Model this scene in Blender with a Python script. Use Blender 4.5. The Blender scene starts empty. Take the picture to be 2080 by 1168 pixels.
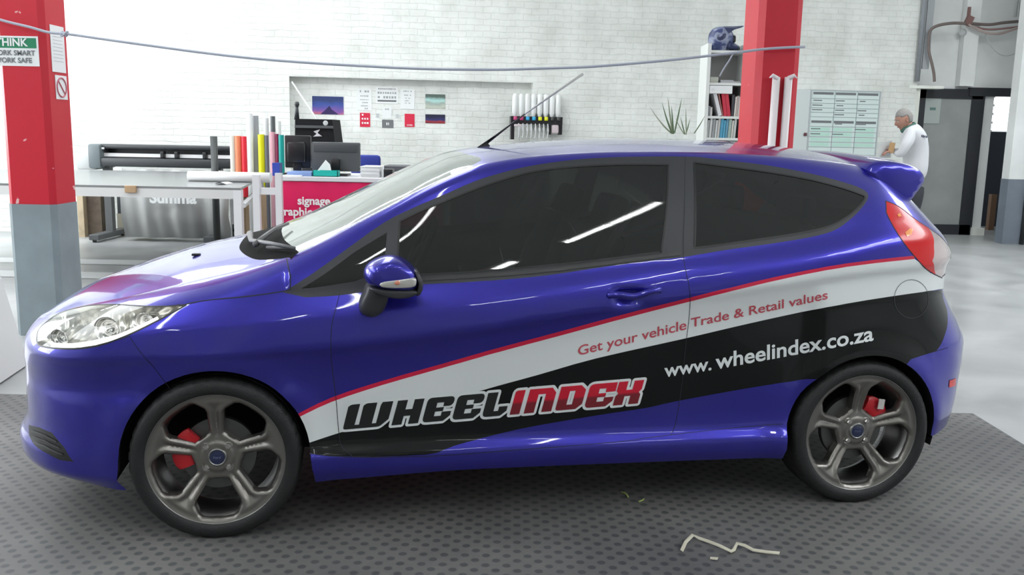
import bpy, bmesh, math, random
import numpy as np
from mathutils import Vector, Matrix
from mathutils.bvhtree import BVHTree
from mathutils.geometry import delaunay_2d_cdt
random.seed(7)
SC = bpy.context.scene
COL = SC.collection
PI = math.pi

# ---------------------------------------------------------------- camera
F, H, PIT, ROL = 1850.0, 1.459, 0.16783, 0.01987
CAR_O = (-1.18247, 3.88975); CAR_YAW = 0.1789
cd = bpy.data.cameras.new('camera'); cam = bpy.data.objects.new('camera', cd); COL.objects.link(cam)
cd.sensor_fit = 'HORIZONTAL'; cd.sensor_width = 36.0; cd.lens = F/2080*36.0; cd.clip_start = .05; cd.clip_end = 80
fwd = Vector((0, math.cos(PIT), -math.sin(PIT))); right = Vector((1, 0, 0)); up = right.cross(fwd)
r2 = right*math.cos(ROL)+up*math.sin(ROL); u2 = -right*math.sin(ROL)+up*math.cos(ROL)
cam.matrix_world = Matrix(((r2.x, u2.x, -fwd.x, 0), (r2.y, u2.y, -fwd.y, 0), (r2.z, u2.z, -fwd.z, H), (0, 0, 0, 1)))
SC.camera = cam
SC.view_settings.view_transform = 'Standard'; SC.view_settings.look = 'None'
SC.view_settings.gamma = 1; SC.view_settings.use_curve_mapping = False
SC.view_settings.exposure = 0.42

# ---------------------------------------------------------------- world (daylight outside the hall) and the hall's own lights
wd = bpy.data.worlds.new('daylight'); SC.world = wd; wd.use_nodes = True
wd.node_tree.nodes['Background'].inputs[0].default_value = (.85, .93, 1, 1)
wd.node_tree.nodes['Background'].inputs[1].default_value = 1.0
def area(name, loc, rot, sx, sy, power, color=(1, 1, 1)):
    l = bpy.data.lights.new(name, 'AREA'); l.shape = 'RECTANGLE'; l.size = sx; l.size_y = sy; l.energy = power; l.color = color
    o = bpy.data.objects.new(name, l); COL.objects.link(o); o.location = loc; o.rotation_euler = rot; return o
CEIL = 4.6

# ---------------------------------------------------------------- helpers
def ray(px, py):
    u = (px-1040)/F; v = (py-584)/F
    return (fwd + r2*u - u2*v)
EYE = Vector((0, 0, H))
def at(px, py, Y):
    d = ray(px, py); return EYE + d*(Y/d.y)
def at_z(px, py, z):
    d = ray(px, py); return EYE + d*((z-H)/d.z)
WY0, WYS = 13.34, .14                     # back wall: Y = WY0 + WYS*X
def at_wall(px, py, off=0.0):
    d = ray(px, py); t = (WY0-off)/(d.y-WYS*d.x); return EYE + d*t

MATS = {}
def mat(name, col=(.8, .8, .8), rough=.5, metal=0., coat=0., emit=None, es=1., spec=None, bump=None, mottle=None):
    if name in MATS: return MATS[name]
    m = bpy.data.materials.new(name); m.use_nodes = True; n = m.node_tree; b = n.nodes['Principled BSDF']
    b.inputs['Base Color'].default_value = (*col, 1); b.inputs['Roughness'].default_value = rough; b.inputs['Metallic'].default_value = metal
    b.inputs['Coat Weight'].default_value = coat; b.inputs['Coat Roughness'].default_value = .03
    if spec is not None: b.inputs['Specular IOR Level'].default_value = spec
    if emit: b.inputs['Emission Color'].default_value = (*emit, 1); b.inputs['Emission Strength'].default_value = es
    if mottle:
        sc, amt = mottle
        t = n.nodes.new('ShaderNodeTexCoord'); z = n.nodes.new('ShaderNodeTexNoise'); z.inputs['Scale'].default_value = sc; z.inputs['Detail'].default_value = 6
        r = n.nodes.new('ShaderNodeValToRGB'); r.color_ramp.elements[0].position = .3; r.color_ramp.elements[1].position = .7
        r.color_ramp.elements[0].color = (*[c*(1-amt) for c in col], 1); r.color_ramp.elements[1].color = (*[min(1, c*(1+amt*.5)) for c in col], 1)
        n.links.new(t.outputs['Object'], z.inputs['Vector']); n.links.new(z.outputs['Fac'], r.inputs[0]); n.links.new(r.outputs[0], b.inputs['Base Color'])
    if bump:
        sc, st = bump
        t = n.nodes.new('ShaderNodeTexCoord'); z = n.nodes.new('ShaderNodeTexNoise'); z.inputs['Scale'].default_value = sc
        bp = n.nodes.new('ShaderNodeBump'); bp.inputs['Strength'].default_value = st; bp.inputs['Distance'].default_value = .01
        n.links.new(t.outputs['Object'], z.inputs['Vector']); n.links.new(z.outputs['Fac'], bp.inputs['Height']); n.links.new(bp.outputs[0], b.inputs['Normal'])
    MATS[name] = m; return m
def glassmat(name, tint, spec=1.0, rough=.0, ior=1.5, painted_sheen=0.):
    m = bpy.data.materials.new(name); m.use_nodes = True; n = m.node_tree; n.nodes.clear()
    o = n.nodes.new('ShaderNodeOutputMaterial'); mx = n.nodes.new('ShaderNodeMixShader'); t = n.nodes.new('ShaderNodeBsdfTransparent'); g = n.nodes.new('ShaderNodeBsdfGlossy'); f = n.nodes.new('ShaderNodeFresnel')
    t.inputs[0].default_value = (*tint, 1); g.inputs['Roughness'].default_value = rough; g.inputs[0].default_value = (spec, spec, spec, 1); f.inputs[0].default_value = ior
    n.links.new(f.outputs[0], mx.inputs[0]); n.links.new(t.outputs[0], mx.inputs[1]); n.links.new(g.outputs[0], mx.inputs[2]); n.links.new(mx.outputs[0], o.inputs[0])
    if painted_sheen:  # pale diffuse colour mixed in for the windscreen's bright reflection
        d = n.nodes.new('ShaderNodeBsdfDiffuse'); d.inputs[0].default_value = (.62, .68, .62, 1); m2 = n.nodes.new('ShaderNodeMixShader'); m2.inputs[0].default_value = painted_sheen
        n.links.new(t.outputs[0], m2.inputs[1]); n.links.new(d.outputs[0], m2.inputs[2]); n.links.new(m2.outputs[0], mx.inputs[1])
    MATS[name] = m; return m

def mkobj(name, verts, faces, mats, parent=None, midx=None, smooth=None, normals=None):
    me = bpy.data.meshes.new(name); me.from_pydata([tuple(v) for v in verts], [], [tuple(f) for f in faces])
    if not isinstance(mats, (list, tuple)): mats = [mats]
    for m in mats: me.materials.append(m)
    if midx is not None: me.polygons.foreach_set('material_index', list(midx))
    if smooth: me.polygons.foreach_set('use_smooth', [True]*len(faces))
    me.update()
    if normals is not None: me.normals_split_custom_set_from_vertices([tuple(v) for v in normals])
    o = bpy.data.objects.new(name, me); COL.objects.link(o)
    if parent: o.parent = parent
    return o
def tag(o, label=None, cat=None, group=None, kind=None):
    if label: o['label'] = label
    if cat: o['category'] = cat
    if group: o['group'] = group
    if kind: o['kind'] = kind
    return o
def thing(name, label, cat, loc=(0, 0, 0), rz=0, group=None):
    o = bpy.data.objects.new(name, None); COL.objects.link(o); o.location = loc; o.rotation_euler = (0, 0, rz)
    o.empty_display_size = .1
    return tag(o, label, cat, group)
class MB:
    def __init__(s): s.v = []; s.f = []; s.m = []
    def add(s, vs, fs, mi=0):
        b = len(s.v); s.v += [tuple(x) for x in vs]; s.f += [tuple(i+b for i in f) for f in fs]; s.m += [mi]*len(fs); return s
    def box(s, c, d, mi=0, rz=0, M=None, bev=0):
        x, y, z = [k/2 for k in d]
        if bev > 0:
            bm = bmesh.new(); bmesh.ops.create_cube(bm, size=1); bmesh.ops.scale(bm, vec=d, verts=bm.verts)
            bmesh.ops.bevel(bm, geom=list(bm.edges), offset=bev, segments=2, affect='EDGES', profile=.5)
            P = [v.co.copy() for v in bm.verts]; fs = [[v.index for v in f.verts] for f in bm.faces]; bm.free()
        else:
            P = [Vector(p) for p in ((-x, -y, -z), (x, -y, -z), (x, y, -z), (-x, y, -z), (-x, -y, z), (x, -y, z), (x, y, z), (-x, y, z))]
            fs = [(0, 3, 2, 1), (4, 5, 6, 7), (0, 1, 5, 4), (1, 2, 6, 5), (2, 3, 7, 6), (3, 0, 4, 7)]
        R = M if M is not None else Matrix.Rotation(rz, 4, 'Z')
        return s.add([R @ p + Vector(c) for p in P], fs, mi)
    def tube(s, pts, r, n=10, mi=0, cap=True):
        pts = [Vector(p) for p in pts]; rs = r if isinstance(r, (list, tuple)) else [r]*len(pts)
        vs = []; prev = None
        for i, p in enumerate(pts):
            t = (pts[min(i+1, len(pts)-1)]-pts[max(i-1, 0)]).normalized()
            a = prev if prev is not None else (Vector((0, 0, 1)) if abs(t.z) < .9 else Vector((1, 0, 0)))
            a = (a-t*a.dot(t)).normalized(); prev = a; b = t.cross(a)
            vs += [p+(a*math.cos(2*PI*k/n)+b*math.sin(2*PI*k/n))*rs[i] for k in range(n)]
        fs = [(i*n+k, i*n+(k+1) % n, (i+1)*n+(k+1) % n, (i+1)*n+k) for i in range(len(pts)-1) for k in range(n)]
        if cap: fs += [tuple(range(n-1, -1, -1)), tuple((len(pts)-1)*n+k for k in range(n))]
        return s.add(vs, fs, mi)
    def lathe(s, prof, n=32, M=None, mi=0, c=(0, 0, 0)):
        # prof [(r, h)] about local Z
        M = M or Matrix.Identity(4); vs = [M @ Vector((r*math.cos(2*PI*k/n), r*math.sin(2*PI*k/n), h)) + Vector(c) for r, h in prof for k in range(n)]
        fs = [(i*n+k, i*n+(k+1) % n, (i+1)*n+(k+1) % n, (i+1)*n+k) for i in range(len(prof)-1) for k in range(n)]
        return s.add(vs, fs, mi)
    def prism(s, poly, z0, z1, M=None, mi=0):
        # poly in local XY, extruded in local Z
        M = M or Matrix.Identity(4); n = len(poly)
        vs = [M @ Vector((x, y, z0)) for x, y in poly]+[M @ Vector((x, y, z1)) for x, y in poly]
        fs = [tuple(range(n-1, -1, -1)), tuple(range(n, 2*n))]+[(i, (i+1) % n, n+(i+1) % n, n+i) for i in range(n)]
        return s.add(vs, fs, mi)
    def build(s, name, mats, parent=None, smooth=False, auto=None):
        o = mkobj(name, s.v, s.f, mats, parent, s.m, smooth)
        if auto is not None:
            bm = bmesh.new(); bm.from_mesh(o.data); bmesh.ops.recalc_face_normals(bm, faces=bm.faces)
            for f in bm.faces: f.smooth = True
            for e in bm.edges:
                if len(e.link_faces) == 2 and e.calc_face_angle(0) > auto: e.smooth = False
            bm.to_mesh(o.data); bm.free()
        return o
def text_mesh(txt, size=1.0, offset=0.0, bold=0.0, align='LEFT', spacing=1.0, line=1.0, tris=True):
    cu = bpy.data.curves.new('tmp', 'FONT'); cu.body = txt; cu.size = size; cu.offset = offset+bold; cu.align_x = align; cu.space_character = spacing; cu.space_line = line; cu.resolution_u = 4
    o = bpy.data.objects.new('tmp', cu); COL.objects.link(o); bpy.context.view_layer.update()
    dg = bpy.context.evaluated_depsgraph_get(); me = o.evaluated_get(dg).to_mesh()
    v = [(p.co.x, p.co.y) for p in me.vertices]; f = [tuple(p.vertices) for p in me.polygons]
    o.evaluated_get(dg).to_mesh_clear(); bpy.data.objects.remove(o); bpy.data.curves.remove(cu)
    return v, f
def shape_mesh(polys, offset=0.0):
    cu = bpy.data.curves.new('tmp', 'CURVE'); cu.dimensions = '2D'; cu.fill_mode = 'FRONT'; cu.offset = offset
    for P in polys:
        sp = cu.splines.new('POLY'); sp.points.add(len(P)-1)
        for i, (x, y) in enumerate(P): sp.points[i].co = (x, y, 0, 1)
        sp.use_cyclic_u = True
    o = bpy.data.objects.new('tmp', cu); COL.objects.link(o); bpy.context.view_layer.update()
    dg = bpy.context.evaluated_depsgraph_get(); me = o.evaluated_get(dg).to_mesh()
    v = [(p.co.x, p.co.y) for p in me.vertices]; f = [tuple(p.vertices) for p in me.polygons]
    o.evaluated_get(dg).to_mesh_clear(); bpy.data.objects.remove(o); bpy.data.curves.remove(cu)
    return v, f
def text_on(txt, size, origin, xdir, ydir, m, parent, name='lettering', bold=0., align='LEFT', line=1., push=.002):
    v, f = text_mesh(txt, size, bold=bold, align=align, line=line)
    xd = Vector(xdir); yd = Vector(ydir); n = xd.cross(yd).normalized(); o = Vector(origin)+n*push
    return mkobj(name, [o+xd*a+yd*b for a, b in v], f, m, parent)
def copy_tree(o, parent=None):
    c = o.copy(); COL.objects.link(c)
    if parent: c.parent = parent
    for ch in o.children: copy_tree(ch, c)
    return c
# ================================================================ CAR
def pchip(xs, ys, x):
    xs = np.asarray(xs, float); ys = np.asarray(ys, float); x = np.clip(np.asarray(x, float), xs[0], xs[-1])
    h = np.diff(xs); d = np.diff(ys)/h; m = np.zeros(len(xs)); m[0] = d[0]; m[-1] = d[-1]
    for i in range(1, len(xs)-1):
        if d[i-1]*d[i] > 0:
            w1 = 2*h[i]+h[i-1]; w2 = h[i]+2*h[i-1]; m[i] = (w1+w2)/(w1/d[i-1]+w2/d[i])
    i = np.clip(np.searchsorted(xs, x, side='right')-1, 0, len(xs)-2); t = (x-xs[i])/h[i]
    return (ys[i]*(2*t**3-3*t**2+1)+m[i]*h[i]*(t**3-2*t**2+t)+ys[i+1]*(-2*t**3+3*t**2)+m[i+1]*h[i]*(t**3-t**2))
def pc(pts): 
    a = [p[0] for p in pts]; b = [p[1] for p in pts]; return lambda x: pchip(a, b, x)
def smooth01(t): t = np.clip(t, 0, 1); return t*t*(3-2*t)
TF, TR = -.84, 3.15
xf = pc([(.15, -.64), (.20, -.72), (.23, -.80), (.265, -.822), (.30, -.824), (.34, -.805), (.40, -.79), (.50, -.79), (.60, -.79), (.66, -.78), (.70, -.758), (.73, -.73), (.80, -.66), (1.5, -.6)])
xr = pc([(.15, 3.10), (.25, 3.15), (.32, 3.17), (.44, 3.18), (.55, 3.19), (.62, 3.19), (.70, 3.155), (.78, 3.10), (.86, 3.06), (.93, 3.068), (1.0, 3.08), (1.05, 3.058), (1.12, 3.005), (1.2, 2.945), (1.3, 2.87), (1.36, 2.82), (1.5, 2.75)])
z0f = pc([(-.84, .235), (-.6, .21), (-.34, .19), (.36, .197), (.94, .218), (1.7, .213), (2.14, .208), (2.6, .25), (2.79, .265), (3.15, .28)])
Ef = pc([(-.78, .69), (-.74, .705), (-.6, .76), (-.45, .81), (-.3, .85), (-.1, .903), (.1, .953), (.244, 1.0), (.375, 1.057), (.498, 1.122), (.622, 1.186), (.749, 1.252), (.879, 1.31), (.979, 1.345), (1.2, 1.378), (1.5, 1.397), (1.8, 1.402), (2.1, 1.393), (2.4, 1.372), (2.6, 1.352), (2.83, 1.32)])
Cf = pc([(-.78, .70), (-.74, .72), (-.65, .78), (-.556, .822), (-.45, .862), (-.327, .905), (-.16, .955), (0, .99), (.12, 1.02), (.216, 1.058), (.359, 1.122), (.505, 1.193), (.65, 1.262), (.798, 1.33), (.9, 1.368), (1.0, 1.39), (1.2, 1.415), (1.5, 1.437), (1.78, 1.445), (2.1, 1.445), (2.4, 1.425), (2.6, 1.40), (2.83, 1.36)])
Bf = pc([(-.8, .70), (-.4, .79), (-.1, .85), (.24, .885), (.715, .915), (1.03, .935), (1.37, .97), (1.7, 1.01), (2.05, 1.05), (2.33, 1.10), (2.6, 1.15), (3.1, 1.15)])
Kf = pc([(-.8, .655), (-.1, .685), (.45, .71), (1.43, .835), (2.0, .905), (2.5, .965), (3.1, 1.0)])
yB = pc([(-.8, .72), (-.4, .765), (0, .79), (.3, .80), (1.5, .803), (2.5, .795), (3.1, .77)])
yE = pc([(-.8, .60), (-.4, .66), (0, .70), (.244, .725), (.375, .71), (.5, .695), (.75, .665), (1.0, .64), (1.3, .628), (1.8, .622), (2.3, .61), (2.83, .56)])
RE = pc([(-.8, .06), (0, .07), (.24, .05), (.5, .035), (2.8, .04)])
taper = pc([(-.84, .93), (-.5, .955), (-.2, .985), (.15, 1.0), (2.25, 1.0), (2.6, .985), (2.9, .95), (3.15, .93)])
HUB = .298; XR = 2.489
HX, HZ = 1.49, .865
def side_y(x, z, E):
    K = float(Kf(x)); B = max(float(Bf(x)), K+.06); mid = max(K-.14, .55)
    zs = [.15, .20, .25, .295, .335, .40, .50, mid, K-.035, K, (K+B)/2, B]
    yb = float(yB(x))
    ys = [.79, .815, .836, .838, .814, .810, .814, .817, .838, .853, .842, yb]
    if x < .3:      # no sill under the front bumper
        k = smooth01((.3-x)/.1); ys[0] = ys[0]*(1-k)+.80*k; ys[4] = ys[4]*(1-k)+.84*k; ys[5] = ys[5]*(1-k)+.838*k; ys[6] += .014*k
    if x > 2.2:
        k = smooth01((x-2.2)/.1); ys[4] = ys[4]*(1-k)+.845*k; ys[5] = ys[5]*(1-k)+.85*k; ys[6] = ys[6]*(1-k)+.85*k; ys[7] = ys[7]*(1-k)+.85*k
    y = pchip(zs, ys, np.minimum(z, B))
    e = float(yE(x)); t = np.clip((z-B)/max(E-B, .02), 0, 1)
    y = np.where(z > B, yb+(e-yb)*t+.016*np.sin(PI*t)*(1 if x > .25 else .6), y)
    # haunches over the wheels
    for cx, a in ((0, .014), (XR, .016)):
        r = np.hypot(x-cx, z-HUB); y = y+a*np.exp(-((r-.34)/.055)**2)
    y = y-.020*np.exp(-((abs(x-HX)/.058)**4+(abs(z-HZ)/.030)**4))      # dish behind the door handle
    R = float(RE(x)); d = np.clip(E-z, 0, R); y = y-(R-np.sqrt(np.maximum(R*R-(R-d)**2, 0)))
    return y
NF = 46; NR = 40
LF, NFE = .52, 2.5; LR, NRE = .42, 2.3
cols = [TF+LF*(k/NF)**2.3 for k in range(NF)]; xx = TF+LF
while xx < TR-LR-.004: cols.append(xx); xx += .0118
cols += [TR-LR*(k/NR)**2.3 for k in range(NR, -1, -1)]
cols = np.array(sorted(cols)); NI = len(cols)
J1, J2 = 120, 36
vp = np.linspace(0, 1, J1+1); vside = 1-(1-vp)**1.8
T = np.zeros((NI, J1+J2+1, 3))
for i, tau in enumerate(cols):
    bf = smooth01((-.10-tau)/(-.10-TF)*1.0); bf = float(bf); br = float(smooth01((tau-2.15)/(TR-2.15)))
    x = tau
    for _ in range(60):
        E = float(Ef(x)); xn = tau+(float(xf(E))-TF)*bf+(float(xr(E))-TR)*br; x = x*.5+xn*.5
    E = float(Ef(x)); xt = x
    z0 = float(z0f(tau)); z = z0+(E-z0)*vside
    X = tau+(xf(z)-TF)*bf+(xr(z)-TR)*br
    g = 1.0
    if tau < TF+LF: g = max(0, 1-min(1, (TF+LF-tau)/LF)**NFE)**(1/NFE)
    if tau > TR-LR: g = max(0, 1-min(1, (tau-TR+LR)/LR)**NRE)**(1/NRE)
    Y = np.array([side_y(float(a), np.array(b), E) for a, b in zip(X, z)]).reshape(-1)*float(taper(tau))*g
    T[i, :J1+1, 0] = X; T[i, :J1+1, 1] = -Y; T[i, :J1+1, 2] = z
    C = max(float(Cf(xt)), E+.001); C = E+(C-E)*min(1, g*1.3)
    for j in range(1, J2+1):
        s = 1-j/J2
        T[i, J1+j] = (xt, -Y[-1]*s, C-(C-E)*s**2.0)
BE = None
NJ = J1+J2+1
jm = int(J1*.45); Acum = np.concatenate([[0], np.cumsum(np.linalg.norm(np.diff(T[:, jm], axis=0), axis=1))])
im = int(np.argmin(abs(cols-1.5))); Bcum = np.concatenate([[0], np.cumsum(np.linalg.norm(np.diff(T[im], axis=0), axis=1))])
BE = Bcum[J1]; AM, BM = Acum[-1], Bcum[-1]
du = np.gradient(T, axis=0); dv = np.gradient(T, axis=1)
N = np.cross(du, dv); L = np.linalg.norm(N, axis=2, keepdims=True); N = N/np.maximum(L, 1e-12)
if N[im, 40, 1] > 0: N = -N
N[0] = (-1, 0, 0); N[-1] = (1, 0, 0)
def ev(A, B, off=0.0):
    A = np.clip(np.asarray(A, float), 0, AM-1e-6); B = np.clip(np.asarray(B, float), 0, BM-1e-6)
    i = np.clip(np.searchsorted(Acum, A, side='right')-1, 0, NI-2); j = np.clip(np.searchsorted(Bcum, B, side='right')-1, 0, NJ-2)
    s = ((A-Acum[i])/(Acum[i+1]-Acum[i]))[:, None]; t = ((B-Bcum[j])/(Bcum[j+1]-Bcum[j]))[:, None]
    f = lambda Q: Q[i, j]*(1-s)*(1-t)+Q[i+1, j]*s*(1-t)+Q[i, j+1]*(1-s)*t+Q[i+1, j+1]*s*t
    n = f(N); n /= np.maximum(np.linalg.norm(n, axis=1, keepdims=True), 1e-9)
    return f(T)+n*off, n
tv = [Vector(p) for p in T.reshape(-1, 3)]; tf = []; 
for i in range(NI-1):
    for j in range(NJ-1):
        a = i*NJ+j; tf.append((a, a+NJ, a+NJ+1)); tf.append((a, a+NJ+1, a+1))
BV = BVHTree.FromPolygons(tv, tf)
def param(p, fi):
    c = fi//2; i, j = divmod(c, NJ-1); a, b, c_ = [tv[k] for k in tf[fi]]
    v0 = b-a; v1 = c_-a; v2 = p-a; d00 = v0.dot(v0); d01 = v0.dot(v1); d11 = v1.dot(v1); d20 = v2.dot(v0); d21 = v2.dot(v1)
    den = d00*d11-d01*d01
    if abs(den) < 1e-16: w1 = w2 = .3
    else: w1 = (d11*d20-d01*d21)/den; w2 = (d00*d21-d01*d20)/den
    if fi % 2 == 0: s, t = w1+w2, w2
    else: s, t = w1, w1+w2
    s = min(1, max(0, s)); t = min(1, max(0, t))
    return (Acum[i]+(Acum[i+1]-Acum[i])*s, Bcum[j]+(Bcum[j+1]-Bcum[j])*t)
ca, sa = math.cos(CAR_YAW), math.sin(CAR_YAW)
def w2c(v): v = Vector(v); x = v.x-CAR_O[0]; y = v.y-CAR_O[1]; return Vector((x*ca+y*sa, -x*sa+y*ca, v.z))
EC = w2c(EYE)
def dirc(d): return Vector((d.x*ca+d.y*sa, -d.x*sa+d.y*ca, d.z))
MISS = []
def hit(o, d, msg=None):
    d = d.normalized(); p, n, fi, ds = BV.ray_cast(o, d)
    if p is None:
        best = None
        for k in range(60):
            q = o+d*(2.0+k*.05); r = BV.find_nearest(q)
            if r[0] is not None and (best is None or r[3] < best[3]): best = r
        p, n, fi, ds = best; MISS.append((msg, round(ds, 3)))
    return param(p, fi)
def PX(pts): return [hit(EC, dirc(ray(*p)), p) for p in pts]
def SX(pts): return [hit(Vector((x, -3, z)), Vector((0, 1, 0)), (x, z)) for x, z in pts]
def TX(pts): return [hit(Vector((x, y, 3)), Vector((0, 0, -1)), (x, y)) for x, y in pts]
def FX(pts): return [hit(Vector((-3, y, z)), Vector((1, 0, 0)), (y, z)) for y, z in pts]
def dens(P, st=.02, closed=False):
    out = []; n = len(P)
    for i in range(n if closed else n-1):
        a = np.array(P[i]); b = np.array(P[(i+1) % n]); k = max(1, int(np.linalg.norm(b-a)/st))
        out += [tuple(a+(b-a)*q/k) for q in range(k)]
    if not closed: out.append(tuple(P[-1]))
    return out
def spline(P, n=6, closed=False):
    P = [np.array(p, float) for p in P]; m = len(P); out = []
    for i in range(m if closed else m-1):
        g = (lambda k: P[k % m]) if closed else (lambda k: P[min(max(k, 0), m-1)])
        p0, p1, p2, p3 = g(i-1), g(i), g(i+1), g(i+2)
        for q in range(n):
            t = q/n; out.append(tuple(.5*((2*p1)+(-p0+p2)*t+(2*p0-5*p1+4*p2-p3)*t*t+(-p0+3*p1-3*p2+p3)*t**3)))
    if not closed: out.append(tuple(P[-1]))
    return out
def inpoly(P, pts):
    P = np.asarray(P); x, y = pts[:, 0], pts[:, 1]; r = np.zeros(len(pts), bool); n = len(P)
    for i in range(n):
        x1, y1 = P[i]; x2, y2 = P[i-1]
        c = ((y1 > y) != (y2 > y)); 
        with np.errstate(divide='ignore', invalid='ignore'): xi = (x2-x1)*(y-y1)/(y2-y1+1e-30)+x1
        r ^= c & (x < xi)
    return r
# ---- outlines, read off the bodywork
dlo = PX(spline([(575, 594), (640, 552), (700, 509), (780, 452), (841, 421.5), (903, 395), (964.6, 368), (1026, 349), (1088, 335), (1180, 323), (1272, 318.5), (1364, 317.5)], 3)
      + spline([(1420, 319), (1480, 326), (1560, 336), (1640, 351), (1700, 366), (1748, 382), (1764, 398), (1750, 423), (1722, 450), (1690, 470), (1640, 483), (1560, 496), (1480, 507), (1420, 517), (1383, 523), (1303, 532), (1211, 544.6), (1118, 558.5), (1026, 568), (934, 574), (851, 578.5), (760, 590), (690, 600), (620, 604)], 3))
g_door = PX(spline([(812, 450), (850, 431), (903, 409), (964.6, 384.6), (1026, 364), (1088, 348), (1180, 338), (1272, 334.5), (1358, 335)], 3)+spline([(1357, 340), (1354, 420), (1343, 512)], 3)+spline([(1343, 512), (1211, 529), (1088, 541.5), (965, 552), (857, 558), (810, 561)], 3)+[(805, 556)])
g_qtr = PX(spline([(1410, 330), (1480, 339), (1560, 350), (1640, 364), (1700, 379), (1745, 394), (1757, 402), (1744, 421), (1716, 444), (1684, 460), (1640, 471), (1560, 484), (1480, 495), (1411, 504)], 3))
g_fly = PX([(786, 472), (782, 520), (772, 552), (720, 572), (640, 584), (612, 586), (660, 556), (720, 512)])
lamp = PX(spline([(379, 619), (349, 636), (323, 650), (277, 673), (240, 689), (200, 702), (160, 708), (120, 708), (92, 705), (78, 701)], 3)+spline([(74, 690), (77, 672), (92, 655), (120, 636), (155, 625), (185, 620), (231, 618), (265, 620), (300, 622), (340, 622)], 3))
tail = PX(spline([(1799, 408), (1825, 419), (1859, 445), (1889, 465), (1912, 482), (1930, 505), (1935, 520), (1927, 548), (1914, 562)], 3)+spline([(1914, 565), (1887, 551), (1866, 530.6), (1835.5, 493), (1811.5, 455), (1800, 431)], 3))
tail_red = PX([(1790, 400), (1825, 410), (1880, 455), (1891, 470), (1897, 500), (1894, 530), (1906, 575), (1880, 570), (1850, 530), (1800, 460)])
hoodgap = PX(spline([(370, 620), (416, 610.5), (508, 601.5), (573, 592), (590, 588)], 4))
ws_edge = PX(spline([(583, 524), (655, 491), (724, 450), (792, 416), (861, 380), (929, 351), (978, 326)], 4))
roof_front = TX([(.97, y) for y in (-.45, -.3, -.15, 0)])
fx, fz = 0, HUB
def arch(cx, lo=.355):
    pts = []
    for k in range(41):
        a = PI*(1.14-1.28*k/40); r = .327+(lo-.327)*max(0, -math.sin(a)*2.4+.0)
        pts.append((cx+r*math.cos(a), HUB+r*math.sin(a)))
    return pts
def archpoly(cx):
    P = arch(cx, .355 if cx == 0 else .338); S = SX([(x, max(z, .13)) if z > .2 else (x, .22) for x, z in P])
    S = [s for s, p in zip(S, P) if p[1] > .235]
    return [(S[0][0]-.012, -.05)]+[(S[0][0]-.006, S[0][1]-.03)]+S+[(S[-1][0]+.006, S[-1][1]-.03)]+[(S[-1][0]+.012, -.05)]
archF, archR = archpoly(0), archpoly(XR)
bump_f = [lamp[14], *PX([(263, 683), (286, 716), (312, 745), (335, 775), (352, 800)])]
skirt = PX(spline([(628, 921), (700, 928), (864, 927), (1000, 918), (1250, 898), (1309, 890), (1400, 879), (1500, 868), (1590, 861)], 3))
door_f = PX(spline([(690, 597), (680, 635), (673, 671), (673, 730), (682, 805), (688, 876), (694, 906), (716, 927)], 4))
door_r = PX(spline([(1391.5, 317), (1390, 420), (1388, 519), (1401, 590), (1400, 640), (1393, 700), (1384, 790), (1372, 860), (1362, 884)], 4))
bump_r = PX([(1845, 745), (1851, 729), (1902, 713), (1925, 706)])+[(AM, Bcum[int(J1*.38)])]
gate = PX([(1848, 409), (1872, 436), (1893, 459), (1912, 482)])
fog = PX([(58, 862), (80, 868), (106, 879), (130, 908), (150, 938), (120, 934), (97, 922), (69, 903), (59, 884)])
fuel_c = (1851, 607)
fuel = PX([(fuel_c[0]+35*math.cos(2*PI*k/28), fuel_c[1]+39*math.sin(2*PI*k/28)) for k in range(28)])
redtop = PX(spline([(606, 840), (674.6, 807), (777, 773.5), (895.4, 740), (1013.7, 706.5), (1132, 675), (1250, 643), (1348, 618), (1472, 587), (1596, 558), (1720, 535), (1858, 519)], 3))
redbot = PX(spline([(606, 848), (674.6, 816), (777, 782), (895.4, 748.5), (1013.7, 715), (1132, 683.5), (1250, 651.5), (1348, 626), (1472, 595), (1596, 565.5), (1720, 542), (1858, 526)], 3))
whbot = PX(spline([(620, 902), (639, 895.7), (690, 879), (800, 846), (986, 791), (1092.5, 761.6), (1211, 728), (1389.5, 688), (1513.5, 659), (1637.6, 632), (1761.6, 609.6), (1885.7, 591), (1928, 583)], 3))
blbot = PX(spline([(620, 921), (700, 927), (864, 924), (923, 905.5), (1053, 872), (1211, 844), (1313, 828.6), (1369, 816), (1513.5, 789.5), (1640, 770)], 3))
bl_rear = PX([(1840, 742), (1851, 729), (1902, 713), (1921, 675), (1924, 630), (1914, 587)])
white = redbot+PX([(1866, 532), (1890, 555), (1925, 562), (1929, 583)])+whbot[::-1]
red = redtop+redbot[::-1]
black = whbot[:-3]+bl_rear[::-1]+blbot[::-1]
cowl = PX(spline([(484, 504), (486, 492), (495, 484)], 3)+spline([(512, 474.5), (545, 463)], 2))
cowl_in = PX([(545, 463), (575, 453.5)])
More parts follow.
